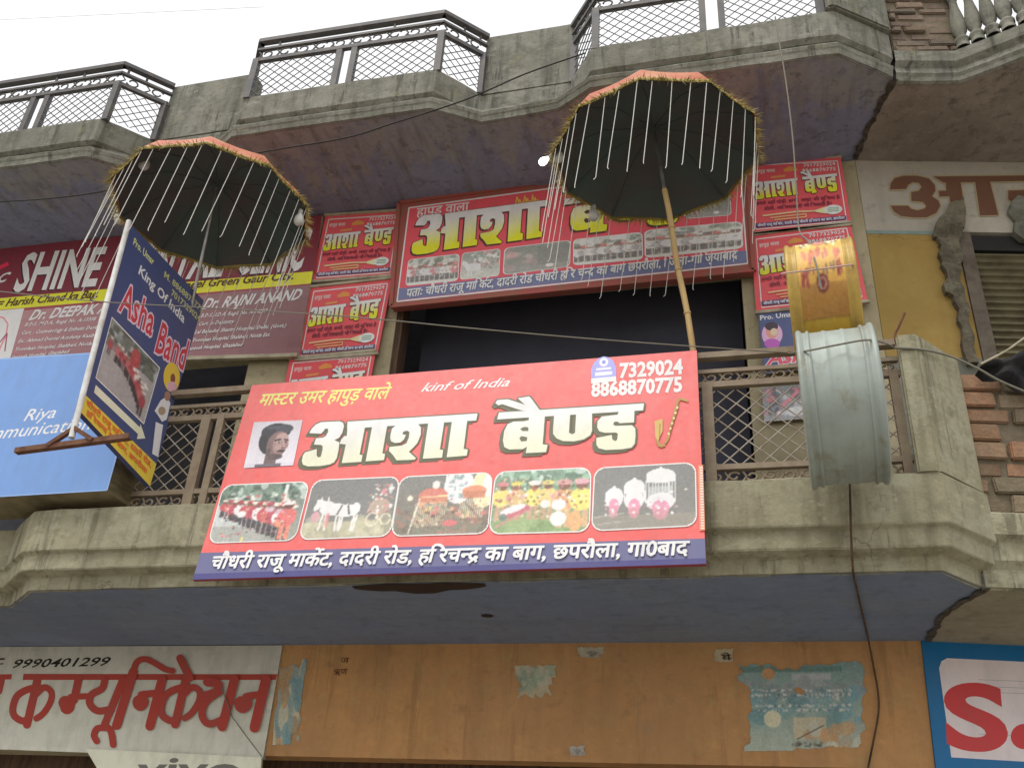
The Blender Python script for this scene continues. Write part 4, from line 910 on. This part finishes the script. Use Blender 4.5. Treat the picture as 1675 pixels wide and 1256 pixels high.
umbrella("decorated umbrella with dark lining on a bamboo pole, in front of the red framed signboard", U2, (-.045, -.01, 1), (-.205, -.025, 4.40), .27, lean=(-.10, 0), metal_from=.30)
def bulb(label, px, py, Y, top, r=.032, lit=False, d=(0, 0, -1)):
    root = thing("light_bulb", label, "bulb", "bulbs hung on the umbrella rims"); p = atY(px, py, Y); d = Vector(d).normalized()
    prof = [(.0001, r*1.25), (r*.5, r*1.15), (r*.86, r*.75), (r, r*.15), (r*.9, -r*.45), (r*.55, -r*1.15), (r*.42, -r*1.5)]
    mb = MB(); mb.lathe(prof, p, d, 16); mb.build("glass", M_LIT if lit else M_BULB, root)
    mb = MB(); mb.lathe([(.0001, -r*2.5), (r*.4, -r*2.5), (r*.46, -r*1.45), (.0001, -r*1.45)], p, d, 12); mb.build("socket", M_SOCKET, root)
    t = Vector(top); s0 = p-d*(r*2.45); mb = MB(); mb.tube([s0, (s0+t)/2+Vector((.01, 0, -.01)), t], .003, 5); mb.build("flex", M_WIRE, root)
bulb("unlit white bulb hanging inside the near left rim of the left umbrella", 236, 268, -.50, atY(243, 240, -.58), .038)
bulb("unlit bulb touching the top of the blue sign's white post", 196, 357, -.02, atY(194, 335, -.0), .042, d=(.5, -.2, -.9))
bulb("unlit white bulb at the right rim of the left umbrella", 489, 360, -.08, atY(493, 338, -.1), .034)
bulb("glowing white bulb left of the right umbrella", 889, 264, -.05, atY(912, 238, -.05), .026, True, d=(-.6, 0, -.5))
bulb("unlit bulb beside the glowing one at the left rim of the right umbrella", 914, 257, -.08, atY(916, 240, -.08), .034)
bulb("unlit bulb under the far rim of the right umbrella, over the yellow lettering", 971, 352, .42, atY(971, 340, .42), .036)
# ================================================================== DRUMS
def drum(label, c, R, L, yaw, ms, deco=None):
    root = thing("bass_drum", label, "drum", "drums hung on the balcony railing"); ax = Vector((math.cos(yaw), -math.sin(yaw), 0)); c = Vector(c)
    w2 = L/2; prof = []
    for i in range(41):
        s = -w2+L*i/40; b = sum(.006*math.exp(-((s-k)/.007)**2) for k in (-w2*.28, w2*.22)); prof.append((R*.965+b, s))
    mb = MB(); mb.lathe(prof, c, ax, 64); mb.build("shell", ms[0], root)
    for s in (-1, 1):
        e = s*w2; mb = MB(); k = s
        mb.lathe([(R*.962, e-k*.052), (R*.99, e-k*.05), (R*1.0, e-k*.043), (R*.975, e-k*.034), (R*.975, e-k*.022), (R*1.01, e-k*.012), (R*1.012, e), (R*.985, e+k*.008), (R*.96, e)], c, ax, 64)
        mb.build("hoop", ms[1], root)
        mb = MB(); mb.lathe([(.0001, e-k*.010), (R*.96, e-k*.006)], c, ax, 48); mb.build("drum_head", ms[2], root)
    if deco is not None:
        ny, nx = deco.shape[:2]; x = Vector((0, 0, 1)); y = ax.cross(x); L_ = np.clip(np.where(deco/255 <= .04045, deco/255/12.92, ((deco/255+.055)/1.055)**2.4)/.58, 0, .86); mb = MB()
        if y.y > 0: y = -y
        def P(i, j):
            a = math.radians(100-150*j/ny); s = -w2*.74+L*.74*i/nx; return c + ax*s + (x*math.sin(a)+y*math.cos(a))*(R*.965+.0075)
        for j in range(ny):
            for i in range(nx): mb.face([P(i, j+1), P(i+1, j+1), P(i+1, j), P(i, j)], tuple(L_[j, i]), True)
        mb.build("printed_shaded_wrap", M_PRINT, root)
    return root
drum("large pale galvanised steel drum with two ribs, hanging in front of the railing", (.448, -.60, 3.755), .352, .312, math.radians(4.5), (M_GALV, M_GALV, M_SKIN))
im = Im(46, 96, (232, 186, 60), (196, 130, 20)); im.rect(0, 0, 1, .12, (226, 120, 40)); im.rect(0, .12, 1, .40, (236, 200, 90)); im.rect(0, .78, 1, 1, (150, 86, 20), .6)  # shading put into the wrap colours: golden above, darker brown at the bottom
for k in range(28): im.ell(.5+.36*math.cos(math.pi*(1+k/27)), .40+.13*math.sin(math.pi*(1+k/27)), .035, .012, (110, 64, 44))
for r, c_ in ((.13, (150, 60, 60)), (.10, (226, 150, 120)), (.06, (190, 80, 80))): im.ell(.5, .37, r, r*.5, c_)
for x in (.24, .76): im.specks(12, x-.1, x+.1, .32, .43, (.02, .05), [(226, 226, 190), (120, 90, 60), (206, 190, 120)])
im.specks(16, .12, .88, .52, .60, (.02, .05), [(196, 80, 40), (206, 96, 50), (170, 60, 36)]); im.specks(14, .2, .8, .66, .70, (.015, .03), [(140, 60, 30), (110, 84, 40)])
for r, c_ in ((.12, (104, 30, 34)), (.085, (190, 110, 60)), (.055, (110, 30, 44))): im.ell(.5, .78, r, r*.52, c_)
im.specks(10, .1, .22, .70, .78, (.015, .03), [(140, 30, 30)]); im.specks(10, .78, .9, .64, .74, (.015, .03), [(140, 30, 30)])
M_YD = simple("yellow drum lacquer", (.64, .42, .055), .35, .0, dirt=(.52, .31, .04), scale=5, spec=.5)
drum("smaller yellow drum with red printed rings, hanging above the galvanised one", (.462, -.30, 4.53), .30, .315, math.radians(5), (M_YD, simple("yellow hoop", (.56, .38, .09), .4, .0, dirt=(.4, .26, .07), scale=8), M_SKIN), im.noise(6))
# ================================================================== PAINTED SIGN OVER THE LEFT SHOP
PG = PY(1.125); KG = .62
ks = thing("painted_shop_sign", "off white painted board with red Hindi lettering and a black phone number", "sign")
GQ = [(-80, 1058), (462, 1055), (430, 1241), (-80, 1222)]
board("sign_board", PG, GQ, .03, M_TRIM, ks)
a = Art(PG, KG); im = Im(60, 24, (176, 172, 154), (196, 196, 176)); a.raster(GQ, im.noise(3))  # shadow under the ceiling put into the board colour, darker towards the top
R_ = (146, 60, 52)
a.text("99904 01299".replace(" ", ""), (17, 1092), (176, 1088), 15, (34, 30, 30), .02, .45); a.line([(-4, 1078), (8, 1077)], 3, (34, 30, 30)); a.line([(-6, 1086), (6, 1085)], 2, (34, 30, 30))
# headline and the hand painted letters, stroke by stroke
z = lambda x, y: (x/3.49, 1050+y/3.49)
def curve(pts, n=5):
    out = []
    for i in range(len(pts)-1):
        p0, p1, p2, p3 = pts[max(i-1, 0)], pts[i], pts[i+1], pts[min(i+2, len(pts)-1)]
        for k in range(n):
            t = k/n; out.append(tuple(.5*(2*p1[d]+(p2[d]-p0[d])*t+(2*p0[d]-5*p1[d]+4*p2[d]-p3[d])*t*t+(3*p1[d]-p0[d]-3*p2[d]+p3[d])*t**3) for d in (0, 1)))
    return out+[pts[-1]]
def stroke(pts, wd):
    wd = wd*1.14
    if len(pts) > 2: pts = curve(pts)
    a.line([z(*p) for p in pts], wd/3.49, R_); [a.ell(*z(*p), wd/3.49/2, wd/3.49/2, R_, 10) for p in pts]
a.poly([z(135, 180), z(1585, 182), z(1575, 215), z(130, 215)], R_); a.poly([z(-200, 185), z(70, 182), z(65, 212), z(-200, 215)], R_); stroke([(10, 215), (-5, 280)], 34)
def ka(x): stroke([(x+160, 215), (x+100, 470)], 42); stroke([(x+190, 262), (x+120, 265), (x+50, 300), (x+22, 360), (x+25, 415), (x+70, 448), (x+110, 440)], 36); stroke([(x+150, 300), (x+200, 258), (x+240, 285), (x+235, 340), (x+195, 405), (x+155, 435)], 32)
ka(55)
stroke([(450, 215), (425, 330)], 40); stroke([(375, 345), (392, 355), (385, 372)], 70); stroke([(405, 312), (500, 308)], 30)
stroke([(600, 220), (585, 265), (525, 300), (515, 350), (560, 392), (640, 382)], 36); stroke([(705, 215), (625, 410)], 38); stroke([(645, 360), (600, 470)], 36); stroke([(600, 480), (635, 505), (650, 585)], 34); stroke([(612, 490), (560, 492), (540, 530), (556, 565)], 32)
stroke([(765, 170), (670, 475)], 46); stroke([(762, 175), (785, 115), (835, 98), (900, 128), (945, 155), (990, 165)], 30)
stroke([(930, 215), (860, 480)], 46); stroke([(890, 292), (810, 300)], 34); stroke([(800, 342), (805, 354), (815, 342)], 70)
ka(905); stroke([(1035, 95), (1090, 205)], 40)
stroke([(1190, 230), (1250, 240), (1240, 285), (1165, 312)], 44); stroke([(1260, 285), (1180, 345), (1160, 420), (1200, 468), (1285, 440)], 36); stroke([(1345, 215), (1275, 485)], 46)
stroke([(1525, 215), (1460, 490)], 50); stroke([(1490, 300), (1410, 312)], 34); stroke([(1385, 352), (1392, 366), (1405, 350)], 74)
a.build("painted_face", M_PAINTED, ks)
vs = thing("phone_shop_panel", "grey white panel with dark grey letters hanging below the painted Hindi board", "sign")
VQ = [(140, 1224), (428, 1238), (425, 1300), (185, 1300)]; PV = PY(1.11); board("sign_board", PV, VQ, .02, M_TRIM, vs)
a = Art(PV, KG); a.poly(VQ, (196, 196, 176)); a.text("vivo", (222, 1276), (392, 1276), 42, (100, 100, 94), .02, res=3); a.build("painted_face", M_PAINTED, vs)
# ================================================================== TORN PAPERS ON THE ORANGE WALL
PW = PY(1.137); KW = .42
def torn(label, q, im, ragged, seed):
    r = np.random.default_rng(seed); ny, nx = im.shape[:2]; Y, X = np.mgrid[0:ny, 0:nx]; u, v = (X+.5)/nx, (Y+.5)/ny
    fld = lambda: sum(np.sin(u*r.uniform(3, 9)*(k+1)*.9*math.cos(q)+v*r.uniform(3, 9)*(k+1)*.9*math.sin(q)+r.uniform(0, 6))/(k+1)**.7 for k in range(6) for q in (r.uniform(0, 6),))
    e = ragged*.7*fld() + r.normal(0, ragged*.12, (ny, nx))
    m = np.minimum(np.minimum(u, 1-u), np.minimum(v, 1-v)) + e*.5 > ragged*.35
    m &= fld() < 2.3
    a = Art(PW, KW, .0012); a.raster(q, im, mask=m); o = a.build("torn_paper", M_PRINT_MATT); return tag(o, label, "torn poster", "torn papers on the orange wall")
im = Im(170, 116, (86, 116, 112), (126, 136, 118)); im.rect(0, .04, .8, .10, (60, 96, 88), .8); im.rect(.42, .12, .72, .19, (130, 132, 134), .9); im.specks(46, 0, 1, .22, .36, (.02, .08), [(110, 112, 112), (120, 126, 122), (96, 108, 108)], .7)
im.specks(60, .1, .85, .36, .42, (.006, .014), [(150, 150, 142), (70, 96, 100)]); im.specks(40, .05, .95, .3, .7, (.03, .1), [(72, 118, 128), (84, 122, 118), (64, 106, 112)], .5); im.ell(.25, .62, .07, .1, (160, 154, 120)); im.rect(.42, .6, .68, .86, (158, 142, 106), .85); im.specks(30, .55, 1, .7, 1, (.03, .08), [(150, 148, 126), (160, 110, 60), (120, 120, 104)], .7)
im.line(.44, .86, .66, .7, .006, (50, 46, 40)); im.ell(.24, .12, .05, .06, (160, 104, 52)); im.specks(16, .4, .64, .9, .95, (.008, .02), [(60, 54, 46), (90, 84, 70)]); 
for v in (.30, .35, .47, .52): im.specks(60, .08, .88, v-.008, v+.008, (.006, .013), [(150, 152, 146), (64, 92, 98), (160, 158, 150)])
torn("big faded teal torn poster on the orange wall, right of the middle", [(1204, 1083), (1420, 1081), (1414, 1226), (1218, 1228)], im.noise(7), .10, 3)
im = Im(60, 60, (150, 130, 96), (140, 126, 92)); im.specks(24, .1, .9, .1, .6, (.06, .2), [(110, 126, 100), (140, 136, 112), (96, 116, 92)], .7)
torn("small square scrap of grey green paper in the middle of the orange wall", [(842, 1088), (910, 1087), (908, 1141), (844, 1142)], im.noise(6), .16, 5)
im = Im(50, 130, (96, 116, 110), (146, 140, 110)); im.specks(40, .1, 1, .05, .95, (.08, .2), [(70, 110, 120), (160, 150, 116), (110, 122, 112), (150, 104, 56)], .7)
torn("tall narrow peeling blue and cream paper strip beside the painted Hindi board", [(455, 1080), (502, 1078), (492, 1216), (446, 1218)], im.noise(7), .14, 8)
im = Im(24, 16, (150, 132, 96), (140, 124, 92)); im.specks(10, .2, .9, .3, .8, (.04, .12), [(60, 54, 44), (120, 110, 84)])
torn("little pale paper tab high on the orange wall beside the teal poster", [(1168, 1060), (1200, 1060), (1199, 1082), (1169, 1083)], im.noise(6), .08, 9)
torn("little pale paper tab high on the orange wall under the ceiling hole", [(944, 1058), (990, 1058), (986, 1076), (946, 1077)], im.noise(6), .14, 12)
torn("tiny paper remnant low on the orange wall near the centre", [(930, 1218), (958, 1217), (956, 1236), (932, 1236)], im.noise(6), .14, 14)
a = Art(PW, KW); a.text("ज", (556, 1084), (570, 1084), 9, (60, 34, 20), .0); a.text("ऋण", (545, 1104), (567, 1103), 10, (60, 34, 20), .0); a.text("ये", (1181, 1080), (1196, 1079), 9, (40, 30, 20), .01)
o = a.build("pencil_scrawl", M_PAINTED, bld)
# ================================================================== THE RIGHT HAND BUILDING
rb = thing("brick_building", "neighbouring house at the right with exposed brick parapets, yellow wall and grey shutter", "building")
dR = Vector((1, .185, 0)).normalized(); nR = Vector((dR.y, -dR.x, 0))
PR = Plane((.902, 1.0, 0), nR); PRF = Plane((1.08, .215, 0), nR)
def along(o, s, d=0): return Vector((o[0], o[1], 0)) + dR*s + nR*d
oR = (.902, 1.0)
def slab_wall(name, s0, s1, z0, z1, d0, d1, m, o=oR):
    mb = MB(); mb.hexa([along(o, s, d)+Vector((0, 0, z)) for z in (z0, z1) for d in (d0, d1) for s in (s0, s1)]); return mb.build(name, m, rb)
zb = PR.hit(1480, 378).z; zt = PR.hit(1480, 262).z
slab_wall("ground_wall", .032, 4.5, 0, 3.19, -.30, -.20, M_BEIGE); slab_wall("painted_band", .032, 4.5, zb, 6.62, -.05, 0, M_BAND); slab_wall("teal_stripe", .032, .63, zb-.03, zb-.001, -.05, .004, simple("teal stripe paint", (.25, .33, .30), .8)); xs = (PR.hit(1600, 450)-Vector((.902, 1.0, 0))).dot(dR); zy = PR.hit(1460, 583).z; slab_wall("cement_wall", .032, xs-.092, 3.4, zy, -.05, .004, M_CONC); slab_wall("yellow_wall", .032, xs-.092, zy+.001, zb-.031, -.05, .002, M_YELLOW)
xs = (PR.hit(1600, 450)-Vector((.902, 1.0, 0))).dot(dR); z0s = PR.hit(1640, 385).z
mb = MB(); cp = [(1646, 352), (1650, 338), (1662, 326), (1676, 334), (1700, 330), (1720, 400), (1668, 398), (1655, 385), (1658, 366)]; cp = [PR.hit(*p)+nR*random.uniform(.03, .06) for p in cp]; mb.face(cp[::-1])
for i in range(len(cp)): mb.face([cp[i], cp[(i+1) % len(cp)], cp[(i+1) % len(cp)]-nR*.05, cp[i]-nR*.05])
mb.build("broken_plaster", M_CONC, rb)
slab_wall("shutter_jamb", xs-.09, xs, 3.4, z0s+.01, -.12, .018, simple("grey brown shutter channel", (.17, .14, .11), .7, dirt=(.1, .08, .06), scale=7)); slab_wall("shutter_box", xs+.002, 4.5, z0s-.12, z0s, -.12, -.012, M_WIRE)
mb = MB(); rows = []; zz = z0s-.12
while zz > 3.4:
    for k, dd in ((0, -.05), (.012, -.032), (.03, -.028), (.042, -.047), (.052, -.055)): rows.append([along(oR, s, dd)+Vector((0, 0, zz-k)) for s in (xs+.001, 4.5)])
    zz -= .055
mb.grid(rows, None, False); mb.build("shutter", M_SHUT, rb)
mb = MB(); edge = [(1548, 345), (1572, 330), (1575, 362), (1568, 395), (1567, 440), (1575, 490), (1596, 600), (1580, 600), (1570, 540), (1556, 490), (1542, 480), (1544, 450), (1536, 430), (1533, 405), (1526, 382)]
edge = [q for p, p2 in zip(edge, edge[1:]+edge[:1]) for q in [p]+[(p[0]+(p2[0]-p[0])*t+random.uniform(-4.5, 4.5), p[1]+(p2[1]-p[1])*t+random.uniform(-3, 3)) for t in (.2, .4, .6, .8)]]
P = [PR.hit(*p)+nR*random.uniform(.042, .056) for p in edge]; Q = [p-nR*.043 for p in P]
tri = tessellate_polygon([[Vector(PR.loc(p)).to_3d() for p in P]])
for t in tri: mb.face([P[i] for i in t])
for i in range(len(P)): j = (i+1) % len(P); mb.face([P[i], P[j], Q[j], Q[i]])
mb.build("broken_plaster", weathered("broken cement edge", (.22, .20, .145), (.09, .075, .055), (.3, .26, .18), 6, .5, amt=1., amt2=.9, bumps=1., lichen=(.3, .27, .2)), rb)
a = Art(Plane(PR.o, nR), 1.0, .004)
def wordA(D):                                          # painted letters on the band, cream edge under brick red
    pass
y_ = lambda x, y: (1390+x/5.877, 220+y/5.877)
LET = [[(390,480),(430,425),(520,403),(640,402),(760,430),(815,490),(822,545),(790,600),(850,640),(868,690),(830,760),(740,802),(620,805),(490,790),(420,745),(392,690),(560,690),(590,720),(650,735),(720,715),(732,690),(700,655),(590,645),(590,560),(660,548),(690,510),(660,470),(600,465),(560,490),(540,530),(385,535)],
       [(800,410),(1700,400),(1700,452),(900,470)], [(920,445),(1060,440),(1110,780),(985,790),(955,600),(860,605),(850,548),(925,545)], [(1200,440),(1340,435),(1425,780),(1250,785)], [(1520,545),(1700,540),(1700,690),(1600,680),(1520,630)]]
for p in LET:
    cx = sum(q[0] for q in p)/len(p); cy = sum(q[1] for q in p)/len(p)
    for t in range(6): a.poly([y_(q[0]+13*math.cos(t*1.047), q[1]+13*math.sin(t*1.047)) for q in p], (176, 160, 124))
for p in LET: a.poly([y_(*q) for q in p], (118, 84, 68))
a.build("painted_lettering", M_PAINTED, rb)
# its slabs
RL = [(1.082, .23), (1.30, .27), (2.2, .43), (5, .9)]
RU = [(1.14, .285), (1.533, .355), (1.886, .216), (2.8, -.15), (4.5, -.15)]
mb = MB(); sweep(mb, RL, [(-.02, 3.19), (0, 3.20), (.003, 3.27), (.006, 3.285), (.035, 3.32), (.036, 3.40), (.038, 3.41), (.07, 3.44), (.07, 3.545), (.05, 3.56), (-.2, 3.56)]); mb.build("lower_slab", M_CONC_LOW, rb)
mb = MB(); mb.face([(x, y, 3.196) for x, y in offs(RL, -.005)] + [(5, 1.9, 3.196), (.93, 1.15, 3.196), (.945, .6, 3.196)]); mb.build("lower_soffit", M_SOFF_R2, rb)
mb = MB(); sweep(mb, RU, [(-.02, 6.59), (0, 6.60), (.006, 6.63), (.02, 6.65), (.012, 6.70), (.045, 6.735), (.05, 6.82), (.04, 6.83), (-.25, 6.83)]); mb.build("upper_slab", M_CONC, rb)
mb = MB(); mb.face([(x, y, 6.602) for x, y in offs(RU, -.005)] + [(4.5, 2.0, 6.602), (.90, 1.05, 6.602)]); mb.build("upper_soffit", M_SOFF_R, rb)
def bricks(name, o, d, s0, s1, z0, z1, dep, bh=.068, bl=.215, tones=None, seed=1):
    r = random.Random(seed); mb = MB(); d = Vector(d).normalized(); n = Vector((d.y, -d.x, 0)); row = 0; zc = z0
    tones = tones or [(.30, .17, .10), (.27, .19, .12), (.24, .20, .13), (.33, .21, .13), (.28, .22, .15)]
    while zc < z1:
        x = s0-(bl/2 if row % 2 else 0)-r.uniform(0, .06); bhr = bh*r.uniform(.86, 1.16)
        while x < s1:
            blr = bl*r.uniform(.78, 1.12); a_, b_ = max(x, s0)+.003, min(x+blr-.005, s1)
            if b_-a_ > .03:
                c = Vector((*r.choice(tones),))*r.uniform(.75, 1.15); fo = r.uniform(-.014, .02); P = []
                for z in (zc+r.uniform(0, .004), zc+bhr-.004-r.uniform(0, .012)):
                    for dd in (fo+dep, fo):
                        for s in (a_+r.uniform(0, .014), b_-r.uniform(0, .014)): P.append(Vector((o[0], o[1], z+r.uniform(-.005, .005)))+d*s+n*(fo if dd == fo+dep else fo-dep))
                mb.hexa(P, tuple(c))
            x += blr
        zc += bhr; row += 1
    mb.hexa([Vector((o[0], o[1], z))+d*s+n*dd for z in (z0, z1) for dd in (-.012, -dep*.9) for s in (s0, s1)], (.185, .155, .11))
    return mb.build(name, M_BRICK, rb, .007)
bricks("brick_parapet", (1.075, .20), dR, .0, 3.5, 3.561, 4.30, .1, .093, .25, [(.36, .20, .12), (.33, .19, .11), (.27, .21, .14), (.26, .22, .15), (.30, .2, .13)], seed=6)
bricks("brick_parapet", (1.155, .255), (.393, .071, 0), .0, .43, 6.831, 7.9, .12, .058, .2, [(.25, .19, .15), (.21, .16, .13), (.27, .2, .15), (.19, .16, .13)], seed=9)
e0, e1 = Vector((1.56, .325, 0)), Vector((1.90, .19, 0)); e2 = Vector((2.8, -.17, 0)); k = 0
for A, Bv, n_ in ((e0, e1, 4), (e1, e2, 9)):
    for i in range(n_):
        p = A+(Bv-A)*((i+.35)/n_); s_ = .9
        prof = [(.045, 0), (.045, .03), (.03, .04), (.047, .07), (.047, .09), (.03, .10), (.026, .12), (.045, .17), (.052, .24), (.04, .34), (.028, .43), (.026, .50), (.034, .52), (.034, .54), (.045, .55), (.045, .60)]
        mb = MB(); mb.lathe([(r_*1.0, z_*s_) for r_, z_ in prof], (p.x, p.y, 6.835), (0, 0, 1), 14); mb.build("baluster", M_CONC, rb)
mb = MB()
for A, Bv in ((e0-Vector((.05, -.01, 0)), e1), (e1, e2)): mb.bar(A+Vector((0, 0, 7.42)), Bv+Vector((0, 0, 7.42)), .12, .08, (0, 0, 1))
mb.build("coping", M_CONC, rb)
mb = MB(); mb.box(1.08, 1.2, .30, 1.05, 6.615, 6.83); mb.build("sky_gap_block", M_WIRE, rb)  # added dark block, keeps sky from showing between the two ceilings
def crack(P, z, wd):
    r = random.Random(5); L, Rr = [], []
    pts = [Vector(P[i]).lerp(Vector(P[i+1]), t/9) for i in range(len(P)-1) for t in range(9)]+[Vector(P[-1])]
    for i, p in enumerate(pts):
        e = (pts[min(i+1, len(pts)-1)]-pts[max(i-1, 0)]).normalized(); n = Vector((-e.y, e.x)); a_ = wd*r.uniform(.25, 1.1)*(1 if 0 < i < len(pts)-1 else .2); b_ = wd*r.uniform(.2, .9)
        L.append((p.x+n.x*a_, p.y+n.y*a_, z)); Rr.append((p.x-n.x*b_, p.y-n.y*b_, z))
    mb = MB(); mb.grid([L, Rr], None, False); mb.build("joint_crack", M_CRACK, rb)
M_CRACK = simple("dark open joint", (.05, .042, .035), .95, dirt=(.12, .1, .08), scale=22)
crack([(1.085, .23), (.955, .62), (.93, 1.13)], 3.19, .028); crack([(1.128, .27), (1.02, .62), (.925, .99)], 6.598, .03)
# sign board at the lower right
PX = Plane((.913, 1.132, 0), Vector((.2, -1, 0))); KX = .66
ss = thing("shop_board", "bright blue signboard with a white panel and one huge red S", "sign")
SQ = [(1507, 1045), (1760, 1060), (1760, 1300), (1536, 1300)]; board("sign_board", PX, SQ, .04, simple("blue board", (.02, .12, .25), .6), ss)
a = Art(PX, KX); a.poly(SQ, (14, 92, 140)); r = .05
a.poly([(1536, 1092), (1540, 1081), (1549, 1076), (1760, 1086), (1760, 1250), (1556, 1238)], (196, 186, 188))
for y in (1111, 1122, 1131, 1200): a.line([(1600, y), (1760, y+6)], .7, (140, 132, 136))
a.text("S", (1547, 1221), (1650, 1224), 0, (176, 52, 54), .035, pt=(1541, 1114), res=8); a.ell(1676, 1204, 23, 21, (176, 52, 54))
a.build("printed_face", M_PRINT, ss)
# black tarpaulin over the brick parapet
mb = MB(); tq = [(1598, 604), (1640, 580), (1720, 540), (1760, 640), (1690, 640), (1640, 622)]; PT = Plane((1.08, .11, 0), nR); rows = []
for j in range(9):
    t = j/8; row = []
    for i in range(15):
        s = i/14; x = 1600+150*s; top = 604-66*s-4*math.sin(s*9); bot = 606+46*s**.6+5*math.sin(s*14)
        row.append(PT.hit(x, top+(bot-top)*t) + nR*(.03*math.sin(i*1.1+j*.6)+.02*math.sin(j*1.4)) + Vector((0, 0, 0)))
    rows.append(row)
mb.grid(rows); o = mb.build("tarpaulin", M_TARP); tag(o, "black tarpaulin edge hanging over the brick parapet at the right", "tarpaulin")
# ================================================================== CABLES AND CORDS
def smooth(P, n=6):
    P = [Vector(p) for p in P]; out = []
    for i in range(len(P)-1):
        p0, p1, p2, p3 = P[max(i-1, 0)], P[i], P[i+1], P[min(i+2, len(P)-1)]
        for k in range(n):
            t = k/n; out.append(.5*((2*p1)+(p2-p0)*t+(2*p0-5*p1+4*p2-p3)*t*t+(3*p1-p0-3*p2+p3)*t**3))
    return out+[P[-1]]
def cable(name, label, cat, P, r, m):
    mb = MB(); mb.tube(smooth(P), r, 6); return tag(mb.build(name, m), label, cat)
cable("cord", "thin grey cord stretched from the left edge across the blue sign to the drums", "cord", [atY(x, y, Y) for x, y, Y in ((-60, 470, -.95), (0, 477, -.95), (170, 494, -.92), (330, 503, -.85), (570, 518, -.70), (760, 536, -.55), (940, 552, -.4), (1140, 567, -.25), (1290, 577, -.15))], .0032, M_CORD)
cable("cord", "dark cord looped over the pale galvanised drum", "cord", [atY(x, y, Y) for x, y, Y in ((1290, 578, -.2), (1303, 576, -.75), (1325, 573, -.955), (1370, 564, -.955), (1420, 556, -.96), (1450, 562, -.6), (1462, 568, -.12))], .0045, M_CORD)
cable("cable", "black cable sagging from the concrete pier to the right edge past the tarpaulin", "cable", [atY(x, y, Y) for x, y, Y in ((1462, 569, -.12), (1510, 572, -.1), (1555, 583, 0), (1600, 603, .02), (1640, 625, .05), (1730, 662, .1))], .006, M_CORD)
cable("rope", "pale rope along the edge of the black tarpaulin", "rope", [PT.hit(x, y)+nR*.05 for x, y in ((1598, 604), (1640, 582), (1675, 558), (1730, 528))], .006, M_TRIM)
cable("cable", "black cable running behind the left umbrella up to the right terrace railing", "cable", [atY(x, y, Y) for x, y, Y in ((-60, 330, .1), (0, 330, .1), (90, 324, .05), (175, 312, .05), (300, 285, .05), (415, 252, -.08), (560, 227, -.08), (640, 203, -.08), (760, 164, -.08), (860, 121, -.08), (958, 87, -.08))], .0055, M_WIRE)
cable("cable", "grey cable dropping from the right terrace to the drums", "cable", [atY(x, y, Y) for x, y, Y in ((1268, 28, -.06), (1272, 55, -.08), (1285, 130, -.09), (1296, 220, -.09), (1302, 300, -.1), (1307, 375, -.15), (1322, 395, -.4), (1334, 430, -.62), (1342, 465, -.635), (1344, 474, -.635))], .0045, M_CORD)
g0 = [atY(1390, 790, -.122), atY(1391, 830, -.122), atY(1392, 872, -.118), atY(1394, 912, -.092)] + [atZ(x, y, 3.188) for x, y in ((1396, 938), (1402, 965), (1410, 1000), (1420, 1044))]
g1 = [atY(x, y, 1.12) for x, y in ((1428, 1085), (1436, 1130), (1437, 1165), (1428, 1215), (1416, 1275))]
cable("cable", "dark cable hanging below the galvanised drum and down the orange wall", "cable", g0+g1, .006, M_DARKWOOD)
cable("cable", "dark twisted wire hanging across the painted Hindi board to its corner", "cable", [atY(x, y, 1.10) for x, y in ((362, 1122), (372, 1150), (380, 1172), (386, 1180), (405, 1206), (428, 1236))], .003, M_CORD)
cable("overhead_wire", "faint overhead wire crossing the white sky at the top left", "wire", [atY(x, y, 9) for x, y in ((-60, 36), (120, 27), (265, 20), (430, 12))], .004, M_CORD)
cable("bent_rod", "bent rusty rod sticking up from the concrete pier beside the drum", "rod", [atY(x, y, -.03) for x, y in ((1466, 562), (1464, 548), (1470, 535), (1480, 512))], .006, M_RUST)
cable("rope", "pinkish rope tied across the front of the yellow drum", "rope", [atY(x, y, Y) for x, y, Y in ((1281, 449, -.3), (1283, 447, -.60), (1335, 441, -.615), (1392, 433, -.63), (1396, 432, -.35))], .005, simple("pale pink rope", (.6, .42, .36), .8))
